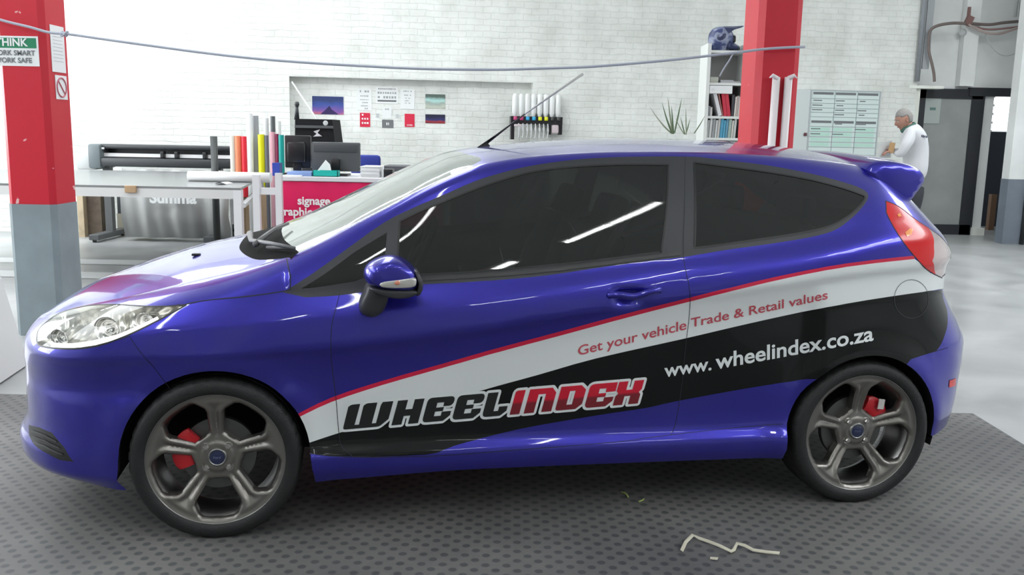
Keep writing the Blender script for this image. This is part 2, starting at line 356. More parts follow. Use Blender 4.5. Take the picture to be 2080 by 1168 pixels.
# cowl / windscreen outlines (body skin coordinates), closed on the centre line
BC = BM+.02
cowlL = spline([(1.640, BE-.045), (1.623, 1.265), (1.515, 1.343), (1.461, 1.43), (1.424, 1.529), (1.407, 1.611), (1.402, 1.70), (1.402, BM)], 4)
wsL = spline([(1.668, 1.275), (1.640, 1.36), (1.597, 1.50), (1.574, 1.66), (1.568, 1.75), (1.566, BM)], 4)
wedge = ws_edge
ws_top = spline([wedge[-1], (2.391, 1.43), (2.372, 1.54), (2.355, 1.70), (2.352, BM)], 4)
windscreen = [q for q in wedge if q[0] > 1.668]+ws_top[1:]+[(2.35, BC), (1.566, BC)]+wsL[::-1]
cowl_poly = cowlL+[(1.402, BC), (1.566, BC)]+wsL[::-1]
hood_front = hoodgap[0]
lamp_top = lamp[15:]
# bonnet shut line: gap line, then forward over the lamp and down round the nose
hoodline = hoodgap[::-1]+[(1.15, 1.155), (.95, 1.172), (.75, 1.165), (.60, 1.135), (.45, 1.12), (.25, 1.12), (.0, 1.125)]
hood_poly = hoodline+[(-.05, 1.125), (-.05, BC), (1.402, BC)]+cowlL[::-1]
grille = [(-.05, .36), (.33, .36), (.38, .45), (.36, .62), (.30, .70), (-.05, .72)]
upgr = [(-.05, .92), (.30, .92), (.34, .97), (.28, 1.0), (-.05, 1.0)]
aR = lambda x: x
rear_gl = [(4.62, .98), (4.55, 1.06), (4.47, 1.30), (4.46, BC), (AM+.05, BC), (AM+.05, .98)]
rear_line = gate+PX([(1930, 520), (1926, 560)])
# everything the drawing lines must respect
polys = dict(archF=archF, archR=archR, dlo=dlo, g_door=g_door, g_qtr=g_qtr, g_fly=g_fly, lamp=lamp, tail=tail, windscreen=windscreen, cowl=cowl_poly, hood=hood_poly,
             grille=grille, upgr=upgr, fog=fog, white=white, red=red, black=black)
aw = lambda P, i: P[i][0]
front_bumper = [(-.05, -.05), (archF[len(archF)//2][0], -.05)]+[(p[0]+.03, p[1]-.02) for p in bump_f[::-1][:1]]+bump_f[::-1]+[(1.1, 1.12), (.7, 1.14), (-.05, 1.14)]
skirt_poly = [(skirt[0][0]-.03, -.05)]+[(skirt[0][0]-.03, skirt[0][1])]+skirt+[(skirt[-1][0]+.03, skirt[-1][1]), (skirt[-1][0]+.03, -.05)]
door_poly = door_f+[(door_f[-1][0], door_f[-1][1]-.01)]+door_r[::-1]+[(door_r[0][0], BE-.05), (door_f[0][0]-.02, BE-.3)]
rear_bumper = [(bump_r[0][0]-.05, -.05), (bump_r[0][0]-.05, bump_r[0][1]-.04)]+bump_r+[(AM+.05, bump_r[-1][1]), (AM+.05, -.05)]
tailgate = [(gate[0][0]+.01, BC), (4.40, BE)]+gate+[(4.72, .93), (4.74, bump_r[-1][1]), (AM+.05, bump_r[-1][1]), (AM+.05, BC)]
roof_poly = [(2.394, BC)]+ws_top[::-1]+[(2.40, BE+.01), (4.1, BE+.01), (4.38, BE+.01), (4.42, BC)]
polys.update(bumper=front_bumper, skirt=skirt_poly, door=door_poly, rbump=rear_bumper, gate=tailgate, roof=roof_poly, tailred=tail_red, reargl=rear_gl)
fender_b = [(door_f[0][0], 0), (1.25, BM)]

CV = []; CE = []
for k, P in polys.items():
    Q = dens([q for q in P], .018, True); Q = [(min(max(x, -.0), AM), min(max(y, 0), BM)) for x, y in Q]; b = len(CV)
    CV += Q; CE += [(b+i, b+(i+1) % len(Q)) for i in range(len(Q))]
# domain border
b = len(CV); R4 = dens([(0, 0), (AM, 0), (AM, BM), (0, BM)], .02, True); CV += R4; CE += [(b+i, b+(i+1) % len(R4)) for i in range(len(R4))]
ga = [a for a in np.concatenate([np.arange(.004, .5, .011), np.arange(.5, AM-.4, .0185), np.arange(AM-.4, AM, .013)])]
gb = list(np.arange(.012, BE-.09, .0175))+list(np.arange(BE-.09, BE+.01, .0085))+list(np.arange(BE+.01, BM, .03))
G = np.array([(a+(.004 if jj % 2 else 0), bb) for a in ga for jj, bb in enumerate(gb)])
seg = np.array([(CV[i], CV[j]) for i, j in CE]); keep = np.ones(len(G), bool)
for s0 in range(0, len(seg), 200):
    S = seg[s0:s0+200]; A = S[:, 0][None]; D = (S[:, 1]-S[:, 0])[None]; ld = np.maximum((D**2).sum(2), 1e-12)
    for g0 in range(0, len(G), 5000):
        P = G[g0:g0+5000][:, None]; t = np.clip(((P-A)*D).sum(2)/ld, 0, 1); dd = ((A+D*t[..., None]-P)**2).sum(2).min(1)
        keep[g0:g0+5000] &= dd > .0055**2
G = G[keep]
r = delaunay_2d_cdt([Vector(p) for p in CV]+[Vector(p) for p in G], CE, [], 0, 1e-5)
RV = np.array([tuple(p) for p in r[0]]); RF = np.array([tuple(f) for f in r[2]])
CT = RV[RF].mean(1); inp = {k: inpoly(P, CT) for k, P in polys.items()}
ar = 0.5*abs((RV[RF[:, 1], 0]-RV[RF[:, 0], 0])*(RV[RF[:, 2], 1]-RV[RF[:, 0], 1])-(RV[RF[:, 2], 0]-RV[RF[:, 0], 0])*(RV[RF[:, 1], 1]-RV[RF[:, 0], 1]))
part = np.full(len(RF), 'quarter_panel', dtype=object)
fl = np.interp(CT[:, 1], [p[1] for p in door_f[::-1]]+[BE], [p[0] for p in door_f[::-1]]+[door_f[0][0]])
part[(CT[:, 0] < fl)] = 'fender'
ap = (CT[:, 0] > 1.56) & (CT[:, 1] > BE-.36) & (part == 'fender')
part[ap] = 'quarter_panel'
part[inp['door']] = 'door_skin'
part[inp['roof']] = 'roof_panel'
part[inp['gate']] = 'tailgate'
part[inp['skirt']] = 'side_skirt'
part[inp['rbump']] = 'rear_bumper'
part[inp['bumper'] & ~inp['hood']] = 'front_bumper'
part[inp['hood']] = 'bonnet'
part[inp['windscreen']] = 'windscreen'
part[inp['cowl']] = 'cowl_panel'
part[inp['lamp']] = 'headlight_lens'
part[inp['grille'] | inp['upgr']] = 'grille'
part[inp['fog']] = 'fog_lamp_recess'
part[inp['reargl'] & inp['gate'] & ~inp['tail']] = 'rear_window'
part[inp['tail']] = 'tail_light_lens'
part[inp['dlo']] = 'window_surround'
part[inp['g_door']] = 'door_glass'; part[inp['g_qtr']] = 'quarter_glass'; part[inp['g_fly']] = 'corner_glass'
part[inp['archF'] | inp['archR']] = ''
part[ar < 1e-9] = ''
colr = np.zeros(len(RF), int); colr[inp['black']] = 3; colr[inp['white']] = 1; colr[inp['red']] = 2
skip = np.isin(part, ['door_glass', 'quarter_glass', 'window_surround', 'bonnet', 'side_skirt', 'fog_lamp_recess'])
colr[skip] = 0
for i, pn in enumerate(part):
    if pn == 'tail_light_lens': colr[i] = 0 if inp['tailred'][i] else 1

# ---- car materials
def paint():
    m = mat('blue_car_paint', (.030, .024, .37), .30, .70, coat=1.0)
    n = m.node_tree; b = n.nodes['Principled BSDF']; o = n.nodes['Material Output']
    g = n.nodes.new('ShaderNodeNewGeometry'); mx = n.nodes.new('ShaderNodeMixShader'); d = n.nodes.new('ShaderNodeBsdfDiffuse'); d.inputs[0].default_value = (.012, .012, .013, 1)
    n.links.new(g.outputs['Backfacing'], mx.inputs[0]); n.links.new(b.outputs[0], mx.inputs[1]); n.links.new(d.outputs[0], mx.inputs[2]); n.links.new(mx.outputs[0], o.inputs[0])
    return m
PAINT = paint(); V_WHITE = mat('white_vinyl', (.80, .83, .84), .3, coat=.6); V_RED = mat('red_vinyl', (.66, .006, .055), .3, coat=.6); V_BLACK = mat('black_vinyl', (.003, .0035, .004), .25, coat=.35, spec=.2)
TRIM = mat('matt_black_trim', (.042, .043, .050), .42); RUBBER = mat('tyre_rubber', (.013, .013, .014), .55, bump=(260, .25))
PLAS = mat('dark_plastic', (.016, .017, .018), .4); GAPM = mat('shut_line_black', (.012, .012, .025), .6); CAB = mat('cabin_grey', (.03, .031, .032), .7)
SEAT = mat('seat_cloth', (.035, .036, .04), .8); CHROME = mat('bright_metal', (.75, .75, .74), .16, 1.0)
TINT = glassmat('tinted_glass', (.13, .15, .135), .95, ior=1.8); WSG = glassmat('windscreen_glass', (.42, .46, .42), .95, ior=2.5, painted_sheen=.55); LENS = glassmat('lamp_lens', (.93, .94, .93), 1.0)
REDL = mat('red_lens', (.62, .004, .008), .2, coat=.25, emit=(1, .01, .01), es=.05); CLRL = mat('clear_lens', (.62, .50, .50), .12, .3, coat=1.0); AMB = mat('amber_glint', (1, .32, .02), .2, coat=1)
car = thing('hatchback_car', 'blue three-door hatchback with white, red and black signwritten stripes along its side', 'car', (CAR_O[0], CAR_O[1], 0), CAR_YAW)
RP, RN = ev(RV[:, 0], RV[:, 1])
centre = {'bonnet', 'roof_panel', 'tailgate', 'rear_bumper', 'front_bumper', 'windscreen', 'cowl_panel', 'grille', 'rear_window'}
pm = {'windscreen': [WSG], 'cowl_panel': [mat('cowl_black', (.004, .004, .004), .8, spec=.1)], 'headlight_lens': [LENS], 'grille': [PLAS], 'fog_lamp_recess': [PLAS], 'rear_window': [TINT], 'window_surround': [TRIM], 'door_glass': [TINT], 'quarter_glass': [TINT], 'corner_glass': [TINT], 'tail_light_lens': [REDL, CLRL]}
lab = {'headlight_lens': 'clear headlight lens', 'tail_light_lens': 'red tail light lens with clear outer corner', 'window_surround': 'matt black window surround', 'windscreen': 'pale reflecting windscreen',
       'door_glass': 'dark door window', 'quarter_glass': 'dark rear side window', 'cowl_panel': 'black plastic panel below the windscreen', 'fog_lamp_recess': 'black slotted recess', 'grille': 'black grille', 'rear_window': 'dark rear window', 'corner_glass': 'small triangular front window'}
PARTS = {}
def submesh(sel, off=0.0):
    fs = RF[sel]; u, inv = np.unique(fs, return_inverse=True); inv = inv.reshape(fs.shape)
    P = RP[u]+RN[u]*off
    nrm = np.cross(P[inv[:, 1]]-P[inv[:, 0]], P[inv[:, 2]]-P[inv[:, 0]]); s = (nrm*RN[u][inv[:, 0]]).sum(1) < 0
    inv[s] = inv[s][:, ::-1]
    return P, RN[u], inv, u
def mirror(P, Nn, fs):
    M_ = np.array([1, -1, 1]); return P*M_, Nn*M_, fs[:, ::-1]
for pn in sorted(set(part)-{''}):
    sel = np.where(part == pn)[0]; P, Nn, fs, u = submesh(sel); mi = colr[sel] if (pn not in pm or pn == 'tail_light_lens') else np.zeros(len(sel), int)
    mats_ = pm.get(pn, [PAINT, V_WHITE, V_RED, V_BLACK]); P2, N2, f2 = mirror(P, Nn, fs)
    if pn in centre:
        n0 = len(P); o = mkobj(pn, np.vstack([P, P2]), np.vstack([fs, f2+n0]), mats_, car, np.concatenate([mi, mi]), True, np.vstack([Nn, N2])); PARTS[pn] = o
    else:
        par = PARTS.get('door_skin') if pn == 'door_glass' else None
        o = mkobj(pn, P, fs, mats_, car, mi, True, Nn); PARTS[pn] = o
        q = mkobj(pn, P2, f2, mats_, car, mi, True, N2); PARTS[pn+'_far'] = q
    for k in (o,) if pn in centre else (o, q):
        if pn in lab: k['label'] = lab[pn]
PARTS['door_skin']['label'] = 'blue door with white and black vinyl stripes'

def ribbon(paths, w, off, m, name='shut_line', both=True, parent=None):
    if both:
        ribbon(paths, w, off, m, name, False, parent); return ribbon(paths, w, off, m, name, None, parent)
    if len(paths) > 1:
        for P in paths: o = ribbon([P], w, off, m, name, both, parent)
        return o
    mb = MB()
    for P in paths:
        Q = np.array(dens(P, .012)); 
        if len(Q) < 2: continue
        C, n = ev(Q[:, 0], Q[:, 1], off); t = np.gradient(C, axis=0); s = np.cross(t, n); s /= np.maximum(np.linalg.norm(s, axis=1, keepdims=True), 1e-9)
        a, b_ = C+s*w/2, C-s*w/2; k = len(C); fs = [(i, i+1, k+i+1, k+i) for i in range(k-1)]
        if both is None: M_ = np.array([1, -1, 1]); mb.add(list(a*M_)+list(b_*M_), [f[::-1] for f in fs])
        else: mb.add(list(a)+list(b_), fs)
    return mb.build(name, m, parent or car, True)
ribbon([hoodgap+PX([(590, 560), (582, 525)]), [hoodgap[0], *PX([(360, 619)])]], .0042, .0008, GAPM, 'bonnet_gap')
ribbon([door_f+skirt[5:-5], door_r], .0022, .0008, GAPM, 'door_gap')
ribbon([skirt], .0022, .0012, GAPM, 'skirt_seam')
ribbon([bump_f, bump_r[1:4]], .0018, .0008, GAPM, 'bumper_seam')
ribbon([fuel+[fuel[0]]], .0018, .0018, mat('flap_gap', (.05, .05, .06), .5), 'fuel_flap', False)
ribbon([lamp+[lamp[0]]], .006, .0006, PLAS, 'headlight_seal')
ribbon([tail+[tail[0]]], .004, .0006, GAPM, 'tail_light_seal')
ribbon([g_door+[g_door[0]], g_qtr+[g_qtr[0]]], .007, .002, PLAS, 'window_rubber')
belt = PX(spline([(826, 569), (934, 563), (1026, 557), (1118, 549), (1211, 538), (1303, 526), (1383, 515)], 3))
ribbon([belt], .012, .004, mat('satin_black_trim', (.05, .05, .052), .28), 'belt_moulding')
# ---------------------------------------------------------------- car details
def cy(px, py, y):
    d = dirc(ray(px, py)); t = (y-EC.y)/d.y; return EC+d*t
def skin(pts, off=0.0):
    P = PX(pts); q, n = ev([a for a, b in P], [b for a, b in P], off); return q, n
RX = Matrix.Rotation(PI/2, 4, 'X')
METAL = mat('anthracite_alloy', (.25, .235, .22), .32, .85); LIPM = mat('rim_edge_metal', (.24, .235, .23), .32, .95); DISC = mat('brake_disc_steel', (.14, .14, .14), .4, .9)
REDC = mat('red_caliper_paint', (.5, .012, .02), .4); NUTM = mat('wheel_nut_steel', (.50, .48, .46), .3, .9)
def hole(k):
    a0 = -PI/2+k*2*PI/5; R = .2365
    L = [(.36, -.135), (.36, .135), (.66, .325), (.72, .335), (.865, .275), (.905, .22), (.925, .1), (.925, -.1), (.905, -.22), (.865, -.275), (.72, -.335), (.66, -.325)]
    return [(R*(u*math.cos(a0)-w*math.sin(a0)), R*(u*math.sin(a0)+w*math.cos(a0))) for u, w in L]
def make_wheel():
    R = .2365; holes = [dens(hole(k), .007, True) for k in range(5)]
    outer = [(R*math.cos(2*PI*k/120), R*math.sin(2*PI*k/120)) for k in range(120)]
    V = []; E_ = []
    for P in holes+[outer]:
        b = len(V); V += P; E_ += [(b+i, b+(i+1) % len(P)) for i in range(len(P))]
    seg = np.array([(V[i], V[j]) for i, j in E_]); hs = seg[:-120]
    def dist(P):
        A = hs[:, 0][None]; D = (hs[:, 1]-hs[:, 0])[None]; Q = P[:, None]
        t = np.clip(((Q-A)*D).sum(2)/np.maximum((D**2).sum(2), 1e-12), 0, 1); return np.sqrt(((A+D*t[..., None]-Q)**2).sum(2).min(1))
    g = np.array([(x*.0058+(.0029 if y % 2 else 0), y*.0052) for x in range(-42, 43) for y in range(-46, 47)]); g = g[np.hypot(g[:, 0], g[:, 1]) < R-.004]
    g = g[(dist(g) > .003)]
    r = delaunay_2d_cdt([Vector(p) for p in V]+[Vector(p) for p in g], E_, [], 0, 1e-6)
    P = np.array([tuple(p) for p in r[0]]); Fc = np.array([tuple(f) for f in r[2]]); C = P[Fc].mean(1)
    k = np.hypot(C[:, 0], C[:, 1]) < R
    for hpoly in holes: k &= ~inpoly(hpoly, C)
    Fc = Fc[k]; rr = np.hypot(P[:, 0], P[:, 1]); d = dist(P)
    th = np.arctan2(P[:, 1], P[:, 0]); 
    h = np.interp(rr, [0, .05, .06, .085, .13, .18, .212, .226, .2365], [.056, .056, .05, .05, .062, .080, .086, .0865, .090])
    groove = np.clip((d-.014)/.014, 0, 1)*np.clip((rr-.07)/.03, 0, 1)*np.clip((.21-rr)/.03, 0, 1); h = h-.011*groove
    h = h-np.clip(.008-d, 0, .008)*1.1
    n = len(P); vs = [(p[0], -hh, p[1]) for p, hh in zip(P, h)]
    ed = {}
    fs = []
    for a, b, c in Fc:
        nz = (P[b]-P[a])[0]*(P[c]-P[a])[1]-(P[b]-P[a])[1]*(P[c]-P[a])[0]
        f = (a, b, c) if nz > 0 else (a, c, b); fs.append(f)
        for e in ((f[0], f[1]), (f[1], f[2]), (f[2], f[0])): ed[tuple(sorted(e))] = None if tuple(sorted(e)) in ed else e
    vs2 = list(vs); mp = {}
    for e in ed.values():
        if e is None: continue
        q = []
        for i in e:
            if i not in mp:
                mp[i] = len(vs2); x, y, z = vs[i]; s = 1.0; vs2.append((x*s, y+.034, z*s))
            q.append(mp[i])
        fs.append((e[1], e[0], q[0], q[1]))
    w = mkobj('wheel', vs2, fs, METAL, car)
    bm = bmesh.new(); bm.from_mesh(w.data); bmesh.ops.recalc_face_normals(bm, faces=bm.faces)
    for f in bm.faces: f.smooth = True
    for e in bm.edges:
        if len(e.link_faces) == 2 and e.calc_face_angle(0) > .75: e.smooth = False
    bm.to_mesh(w.data); bm.free()
    w['label'] = 'five-spoke grey alloy wheel with black tyre'
    M = RX
    MB().lathe([(.2355, .089), (.2375, .0925), (.2415, .0925), (.2425, .088), (.230, .076), (.214, .06), (.206, .03), (.203, -.05), (.215, -.085), (.23, -.09)], 96, M).build('rim_barrel', LIPM, w, True)
    prof = [(.236, .088), (.243, .0955), (.252, .1005), (.268, .1025), (.281, .098), (.2865, .094), (.292, .086), (.2965, .074), (.298, .06), (.298, .032), (.291, .030), (.291, .024), (.298, .022), (.298, -.022), (.291, -.024), (.291, -.03), (.298, -.032), (.298, -.07), (.29, -.09), (.265, -.1025), (.235, -.097), (.224, -.08)]
    mb = MB(); nseg = 168; vs = []
    for i, (r_, hh) in enumerate(prof):
        for k in range(nseg):
            q = r_-(.0035 if (k % 4 == 0 and .2915 < r_ and hh > .033) else 0); vs.append(RX @ Vector((q*math.cos(2*PI*k/nseg), q*math.sin(2*PI*k/nseg), hh)))
    mb.add(vs, [(i*nseg+k, i*nseg+(k+1) % nseg, (i+1)*nseg+(k+1) % nseg, (i+1)*nseg+k) for i in range(len(prof)-1) for k in range(nseg)])
    t = mb.build('tyre', RUBBER, w, auto=.6); t['label'] = 'black rubber tyre'
    MB().lathe([(.0, .0605), (.020, .0605), (.0262, .060), (.0275, .0635), (.030, .064), (.033, .062), (.036, .055)], 40, RX).build('hub_ring', mat('hub_ring_metal', (.3, .3, .29), .35, .9), w, True)
    cp = MB().lathe([(0, .0625), (.018, .0622), (.0262, .061)], 32, RX).build('hub_cap', mat('hub_cap_blue', (.01, .018, .07), .2, coat=1), w, True); cp['label'] = 'dark blue hub cap with an oval emblem'
    MB().lathe([(.0, .0002), (.0185, .0002)], 32, Matrix.Translation((0, -.0632, 0)) @ RX @ Matrix.Diagonal((1, .42, 1, 1))).build('emblem', mat('emblem_blue', (.012, .022, .10), .25, coat=1), cp)
    text_on('Ford', .013, (-.0128, -.0638, -.0038), (1, 0, 0), (0, 0, 1), mat('emblem_silver', (.22, .24, .30), .3, .5), cp, 'emblem_script', push=.0004)
    for k in range(4):
        a = PI/4+k*PI/2; x, z = .0545*math.cos(a), .0545*math.sin(a)
        mb = MB(); mb.lathe([(.0, .066), (.008, .0655), (.011, .062), (.011, .045)], 6, Matrix.Translation((x, 0, z)) @ RX); mb.lathe([(.011, .0505), (.0155, .0515), (.016, .046)], 20, Matrix.Translation((x, 0, z)) @ RX)
        mb.build('wheel_nut', NUTM, w)
    ds = MB().lathe([(.06, .012), (.132, .012), (.134, .008), (.134, -.01), (.06, -.01)], 64, RX)
    ds.lathe([(0, .045), (.045, .045), (.062, .035), (.065, .01)], 40, RX); ds = ds.build('brake_disc', DISC, w, auto=.5); return w
W0 = make_wheel()
def caliper(w, a0, a1, sgn=1):
    mb = MB(); n = 10
    for (r0, r1, h0, h1) in ((.088, .158, .018, .042),):
        vs = []
        for k in range(n+1):
            a = math.radians(a0+(a1-a0)*k/n); s = 1-.10*abs(2*k/n-1)**3
            for r_, hh in ((r0, h0), (r1*s, h0), (r1*s, h1-.006), (r1*s-.012, h1), (r0+.012, h1), (r0, h1-.006)): vs.append((r_*math.cos(a), -hh, r_*math.sin(a)))
        fs = [(k*6+j, k*6+(j+1) % 6, (k+1)*6+(j+1) % 6, (k+1)*6+j) for k in range(n) for j in range(6)]+[(5, 4, 3, 2, 1, 0), tuple(n*6+j for j in range(6))]
        mb.add(vs, fs)
    c = mb.build('brake_caliper', REDC, w, auto=.5); c['label'] = 'red brake caliper'
    m = math.radians((a0+a1)/2); MB().box((.125*math.cos(m), -.0435, .125*math.sin(m)), (.03, .003, .012), M=Matrix.Rotation(-m-PI/2, 4, 'Y')).build('caliper_plate', mat('caliper_plate', (.45, .03, .04), .3, .3), c)
W0.location = (0, -.7425, HUB)
W1 = copy_tree(W0, car); W1.location = (XR, -.7425, HUB)
W1['label'] = 'rear five-spoke grey alloy wheel with black tyre'; W0['label'] = 'front five-spoke grey alloy wheel with black tyre'
W2 = copy_tree(W0, car); W2.location = (0, .7425, HUB); W2.rotation_euler = (0, 0, PI)
W3 = copy_tree(W0, car); W3.location = (XR, .7425, HUB); W3.rotation_euler = (0, 0, PI)
caliper(W0, 135, 200); caliper(W1, 22, 68)
MB().prism([(-.014, -.02), (.012, -.022), (.016, .018), (-.01, .022)], 0, .004, Matrix.Translation((.098, -.052, .108)) @ RX).build('caliper_clip', mat('pale_plastic', (.6, .58, .55), .5), W1)
for cx in (0, XR):
    for sg in (-1, 1):
        mb = MB(); n = 36
        vs = []
        for k in range(n+1):
            a = PI*(1.07-1.14*k/n); r_ = .345+(.015 if cx == 0 else -.003)*max(0, -math.sin(a)*3)
            for r2_, y in ((r_, .80), (r_, .5), (0.02, .5)): vs.append((cx+r2_*math.cos(a), sg*y, HUB+r2_*math.sin(a)))
        fs = [(k*3+j, (k+1)*3+j, (k+1)*3+j+1, k*3+j+1) for k in range(n) for j in range(2)]
        mb.add(vs, fs).build('wheel_well', mat('wheel_well_black', (.004, .004, .004), .9), car)
# rolled arch lips
for P in (archF, archR):
    Q = np.array(dens(P[2:-2], .012)); C, n_ = ev(Q[:, 0], Q[:, 1]); k = len(C); cx = 0 if P is archF else XR
    for sg in (1, -1):
        a = C*np.array([1, sg, 1]); b2 = a.copy(); b2[:, 1] += sg*.06; d = b2[:, [0, 2]]-np.array([cx, HUB]); b2[:, [0, 2]] = np.array([cx, HUB])+d*1.02
        mkobj('arch_lip', np.vstack([a, b2]), [(i, i+1, k+i+1, k+i) for i in range(k-1)], PLAS, car, smooth=True)
ub = MB(); ub.box((1.245, 0, .27), (1.70, 1.50, .12)); ub.box((0, 0, .34), (.84, .96, .26)); ub.box((2.49, 0, .36), (.84, .96, .24)); ub.box((-.50, 0, .32), (.22, 1.1, .2)); ub.box((2.86, 0, .36), (.2, 1.1, .16))
ub.build('underbody', mat('underbody_black', (.006, .006, .006), .9), car)
# cabin
cb = MB(); cb.box((1.35, 0, .36), (2.0, 1.36, .06)); cb.box((.52, 0, .78), (.42, 1.28, .26), bev=.05); cb.box((.70, 0, .60), (.3, .3, .3), bev=.04); cb.box((1.15, 0, .46), (.9, .2, .16), bev=.03); cb.box((2.62, 0, .8), (.5, 1.2, .04))
cb.build('dashboard', CAB, car, auto=.5)
def seat(y, x):
    s = MB(); s.box((x-.22, y, .50), (.50, .48, .16), bev=.05); s = s.build('seat', SEAT, car, auto=.6)
    M = Matrix.Rotation(math.radians(20), 4, 'Y'); b = MB(); b.box((x+.13, y, .80), (.13, .46, .60), M=M, bev=.045); b.build('seat_backrest', SEAT, s, auto=.6)
    h = MB(); h.box((x+.26, y, 1.14), (.09, .25, .16), M=M, bev=.035); h.tube([(x+.23, y-.05, 1.02), (x+.25, y-.05, 1.10)], .007); h.tube([(x+.23, y+.05, 1.02), (x+.25, y+.05, 1.10)], .007); h.build('headrest', SEAT, s, auto=.6)
    MB().tube([(x+.30, y-.24*(1 if y < 0 else -1), 1.20), (x+.12, y-.25*(1 if y < 0 else -1), .9), (x-.02, y-.27*(1 if y < 0 else -1), .55)], .02, 6).build('seat_belt', mat('seat_belt_grey', (.12, .15, .14), .6), s)
seat(-.36, 1.28); seat(.36, 1.28)
rs = MB(); rs.box((2.02, 0, .55), (.42, 1.16, .2), bev=.05); rs.box((2.27, 0, .85), (.14, 1.14, .55), M=Matrix.Rotation(math.radians(20), 4, 'Y'), bev=.04); rs = rs.build('rear_bench', SEAT, car, auto=.6)
for y in (-.36, .36): MB().box((2.38, y, 1.16), (.08, .26, .13), bev=.03).build('headrest', SEAT, rs, auto=.6)
mb = MB(); M = Matrix.Translation((.80, .37, .88)) @ Matrix.Rotation(math.radians(-62), 4, 'Y')
mb.tube([M @ Vector((.185*math.cos(2*PI*k/32), .185*math.sin(2*PI*k/32), 0)) for k in range(33)], .014, 8, cap=False)
for a in (0, 2.3, -2.3): mb.tube([M @ Vector((0, 0, -.02)), M @ Vector((.18*math.cos(a+PI), .18*math.sin(a+PI), 0))], .016, 8)
mb.lathe([(0, .015), (.05, .01), (.06, -.03)], 20, M); mb.build('steering_wheel', mat('steering_wheel_grey', (.05, .055, .055), .5), car, True)
# headlight innards
sel = np.where(part == 'headlight_lens')[0]; P, Nn, fs, u = submesh(sel); uv = RV[u]; LP = np.array(lamp+[lamp[0]])
A = LP[:-1][None]; D = (LP[1:]-LP[:-1])[None]; t = np.clip(((uv[:, None]-A)*D).sum(2)/np.maximum((D**2).sum(2), 1e-12), 0, 1); dd = np.sqrt(((A+D*t[..., None]-uv[:, None])**2).sum(2).min(1))
dep = .003+np.minimum(dd*1.1, .05)+.004*np.sin(uv[:, 0]*90)*np.clip(dd/.03, 0, 1)
HSG = mat('headlight_reflector', (.80, .78, .72), .18, .8)
for sg in (1, -1):
    Pm = (P-Nn*dep[:, None])*np.array([1, sg, 1]); hs_ = mkobj('headlight_housing', Pm, fs if sg == 1 else fs[:, ::-1], HSG, PARTS['headlight_lens' if sg == 1 else 'headlight_lens_far'], smooth=True)
    for (px, py, r_) in ((118, 672, .036), (214, 655, .046), (290, 640, .03)):
        q, n_ = skin([(px, py)], -.03); c = Vector(q[0]); nn = Vector((n_[0][0]*.35, n_[0][1], -.05)); nn.normalize(); rot = nn.to_track_quat('Z', 'Y').to_matrix().to_4x4(); c.y *= sg
        if sg == -1: nn = Vector((nn.x, -nn.y, nn.z)); rot = nn.to_track_quat('Z', 'Y').to_matrix().to_4x4()
        MB().lathe([(0, -.012), (r_*.35, -.008), (r_*.42, .004), (r_*.5, -.006), (r_*.85, .008), (r_, .020), (r_*1.06, .018)], 32, rot, c=c).build('reflector_bowl', CHROME, hs_, True)
drl = PX([(100, 699), (140, 701), (185, 696), (235, 683), (275, 665), (320, 644)])
ribbon([drl], .018, -.008, mat('daylight_strip', (.9, .9, .9), .15, emit=(1, 1, 1), es=.8), 'daylight_strip', False, PARTS['headlight_lens'])
# spoiler
def outl(pts, y): return [cy(px, py, y) for px, py in pts]
Fp = [(1746, 342), (1764, 366), (1784, 394), (1812, 407), (1836, 420), (1850, 402), (1861, 386), (1877, 366), (1875, 352), (1860, 338), (1826, 329), (1780, 324)]
FIN = outl(Fp, -.60)
def spoil(name, m):
    mb = MB(); secs = []
    top = [0, 11, 10, 9, 8]
    for y, kf, crown, sc in ((-.625, 1, -.012, .90), (-.61, 1, 0, 1), (-.575, .9, .004, 1), (-.53, .25, .010, 1), (-.48, 0, .014, 1), (-.3, 0, .026, 1), (0, 0, .034, 1)):
        S = []
        for i, p in enumerate(FIN):
            x, z = p.x, p.z
            if i in (1, 2, 3, 4, 5, 6):
                j = {1: 0, 2: 11, 3: 11, 4: 10, 5: 9, 6: 8}[i]; zt = FIN[j].z-.028; z = z*kf+zt*(1-kf)*1.0; 
                if kf < 1: x = x*kf+(1-kf)*(FIN[j].x+ (0.02 if i > 1 else 0))
            c = Vector((2.78, 0, 1.32)); x = c.x+(x-c.x)*sc; z = c.z+(z-c.z)*sc+crown; xx_ = x+.02*(1-(y/.6)**2)
            S.append((xx_, y, z))
        secs.append(S)
    secs = secs+[[(x, -y, z) for x, y, z in S] for S in secs[-2::-1]]
    n = len(FIN); vs = [p for S in secs for p in S]; fs = [(i*n+k, i*n+(k+1) % n, (i+1)*n+(k+1) % n, (i+1)*n+k) for i in range(len(secs)-1) for k in range(n)]+[tuple(range(n-1, -1, -1)), tuple((len(secs)-1)*n+k for k in range(n))]
    o = mb.add(vs, fs).build(name, m, car, auto=.9); o.modifiers.new('s', 'SUBSURF').levels = 1; o.modifiers['s'].render_levels = 1; return o
sp = spoil('roof_spoiler', PAINT); sp['label'] = 'blue roof spoiler over the rear window'
